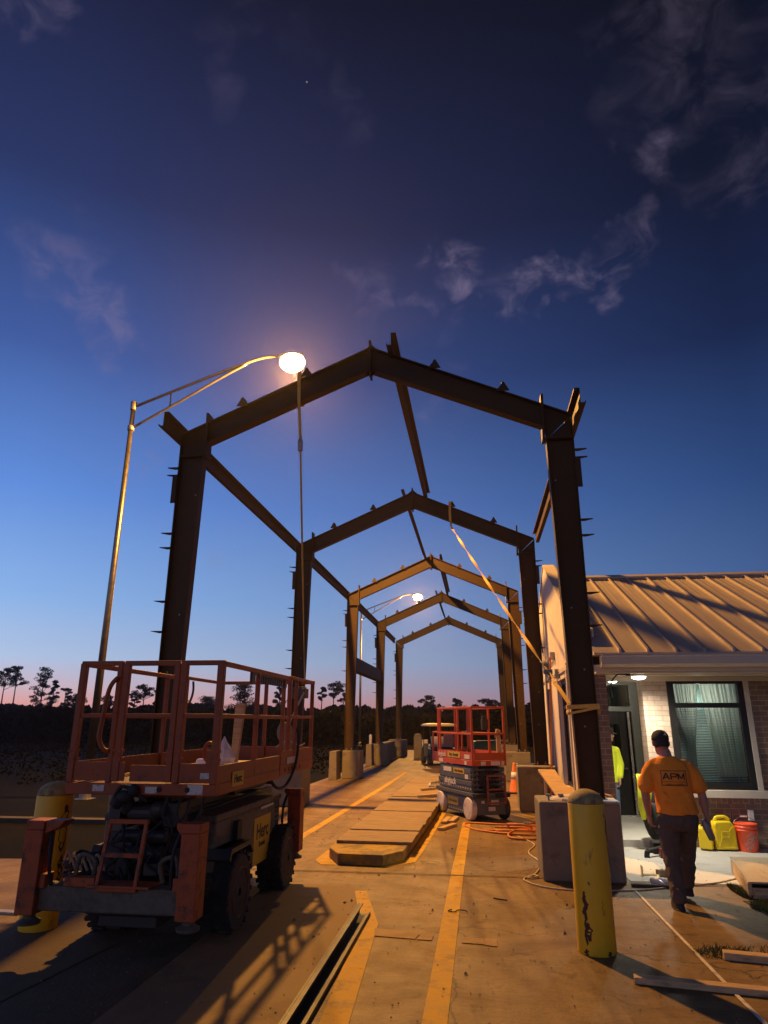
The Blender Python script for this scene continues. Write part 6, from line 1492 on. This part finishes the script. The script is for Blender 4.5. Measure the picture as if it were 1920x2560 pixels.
# dark thicket along the field edge
def scrub(name, lab, y0, y1, hmin, hmax, n, s, x0, x1):
    b = MB(); random.seed(n)
    for _ in range(n):
        x = random.uniform(x0, x1); y = random.uniform(y0, y1)
        hh = hmin+(hmax-hmin)*max(0, min(1, .5+.9*noise.noise(Vector((x*.16, y*.03, 3)))+.45*noise.noise(Vector((x*.7, y*.2, 9)))))
        z = hh*(1-random.random()**1.8)
        k = s*random.uniform(.5,1.4); a = random.random()*PI; dx, dy = math.cos(a)*k, math.sin(a)*k; dz = random.uniform(-.3,.3)*k
        b.face([(x-dx,y-dy,z-.09-dz),(x+dx*.2,y+dy*.2,z-.09-k*.6),(x+dx,y+dy,z-.09+dz),(x-dx*.1,y-dy*.1,z-.09+k*.7)])
    o = b.build(name, m_scrub); o['kind'] = 'stuff'; tag(o, lab, 'scrub')
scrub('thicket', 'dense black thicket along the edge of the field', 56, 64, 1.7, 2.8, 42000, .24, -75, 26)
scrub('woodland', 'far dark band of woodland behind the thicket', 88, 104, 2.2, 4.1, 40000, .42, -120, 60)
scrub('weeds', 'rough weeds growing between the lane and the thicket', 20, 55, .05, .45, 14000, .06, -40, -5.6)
bk = MB(); bk.prism([(-130,0),(-130,2.9),(70,2.9),(70,0)], 'Y', 106, 108); o = bk.build('woodland_depth', m_scrub); o['kind'] = 'stuff'; tag(o, 'dark depth of the wood behind the trees', 'woodland')
bk = MB(); bk.prism([(-85,-.05),(-85,1.9),(30,1.9),(30,-.05)], 'Y', 64.5, 66); o = bk.build('thicket_depth', m_scrub); o['kind'] = 'stuff'; tag(o, 'dark depth of the thicket', 'scrub')

b = MB(); random.seed(77)
for _ in range(1500):
    x = random.uniform(-4.5, 2.6); y = 3.2+random.random()**1.4*12; k = random.uniform(.003,.011)*(1 if random.random() > .06 else 2.4); a = random.random()*PI
    dx, dy = math.cos(a)*k, math.sin(a)*k; z = .0315 if (-2.35 < x < -1.2 and y < 8.2) else .006
    if -2.1 < x < -.8 and y > 9.3: continue
    c0 = [(x-dx,y-dy,z),(x+dy*.6,y-dx*.6,z),(x+dx,y+dy,z),(x-dy*.6,y+dx*.6,z)]; tp = (x,y,z+k*.8)
    for i in range(4): b.face([c0[i], c0[(i+1)%4], tp])
o = b.build('grit', mat('grit_chips', (.20,.15,.09), .9, var=.6, scale=9)); o['kind'] = 'stuff'; tag(o, 'small chips of stone and dirt scattered on the concrete', 'grit')
# ---------------------------------------------------------------- haze box added for the glow round the lamps
hz_ = MB(); hz_.box(-135, 75, -40, 140, -1.3, 17.5)
ho = hz_.build('haze', m_glass); ho['kind'] = 'stuff'; tag(ho, 'thin haze added to glow softly round the street lamp', 'haze')
mh = bpy.data.materials.new('lamp_glow_haze'); mh.use_nodes = True; th = mh.node_tree; th.nodes.clear()
pvn = th.nodes.new('ShaderNodeVolumePrincipled'); pvn.inputs['Color'].default_value = (.95,.86,.95,1); pvn.inputs['Density'].default_value = .00034; pvn.inputs['Anisotropy'].default_value = .80
oo = th.nodes.new('ShaderNodeOutputMaterial'); th.links.new(pvn.outputs[0], oo.inputs['Volume'])
ho.data.materials.clear(); ho.data.materials.append(mh)
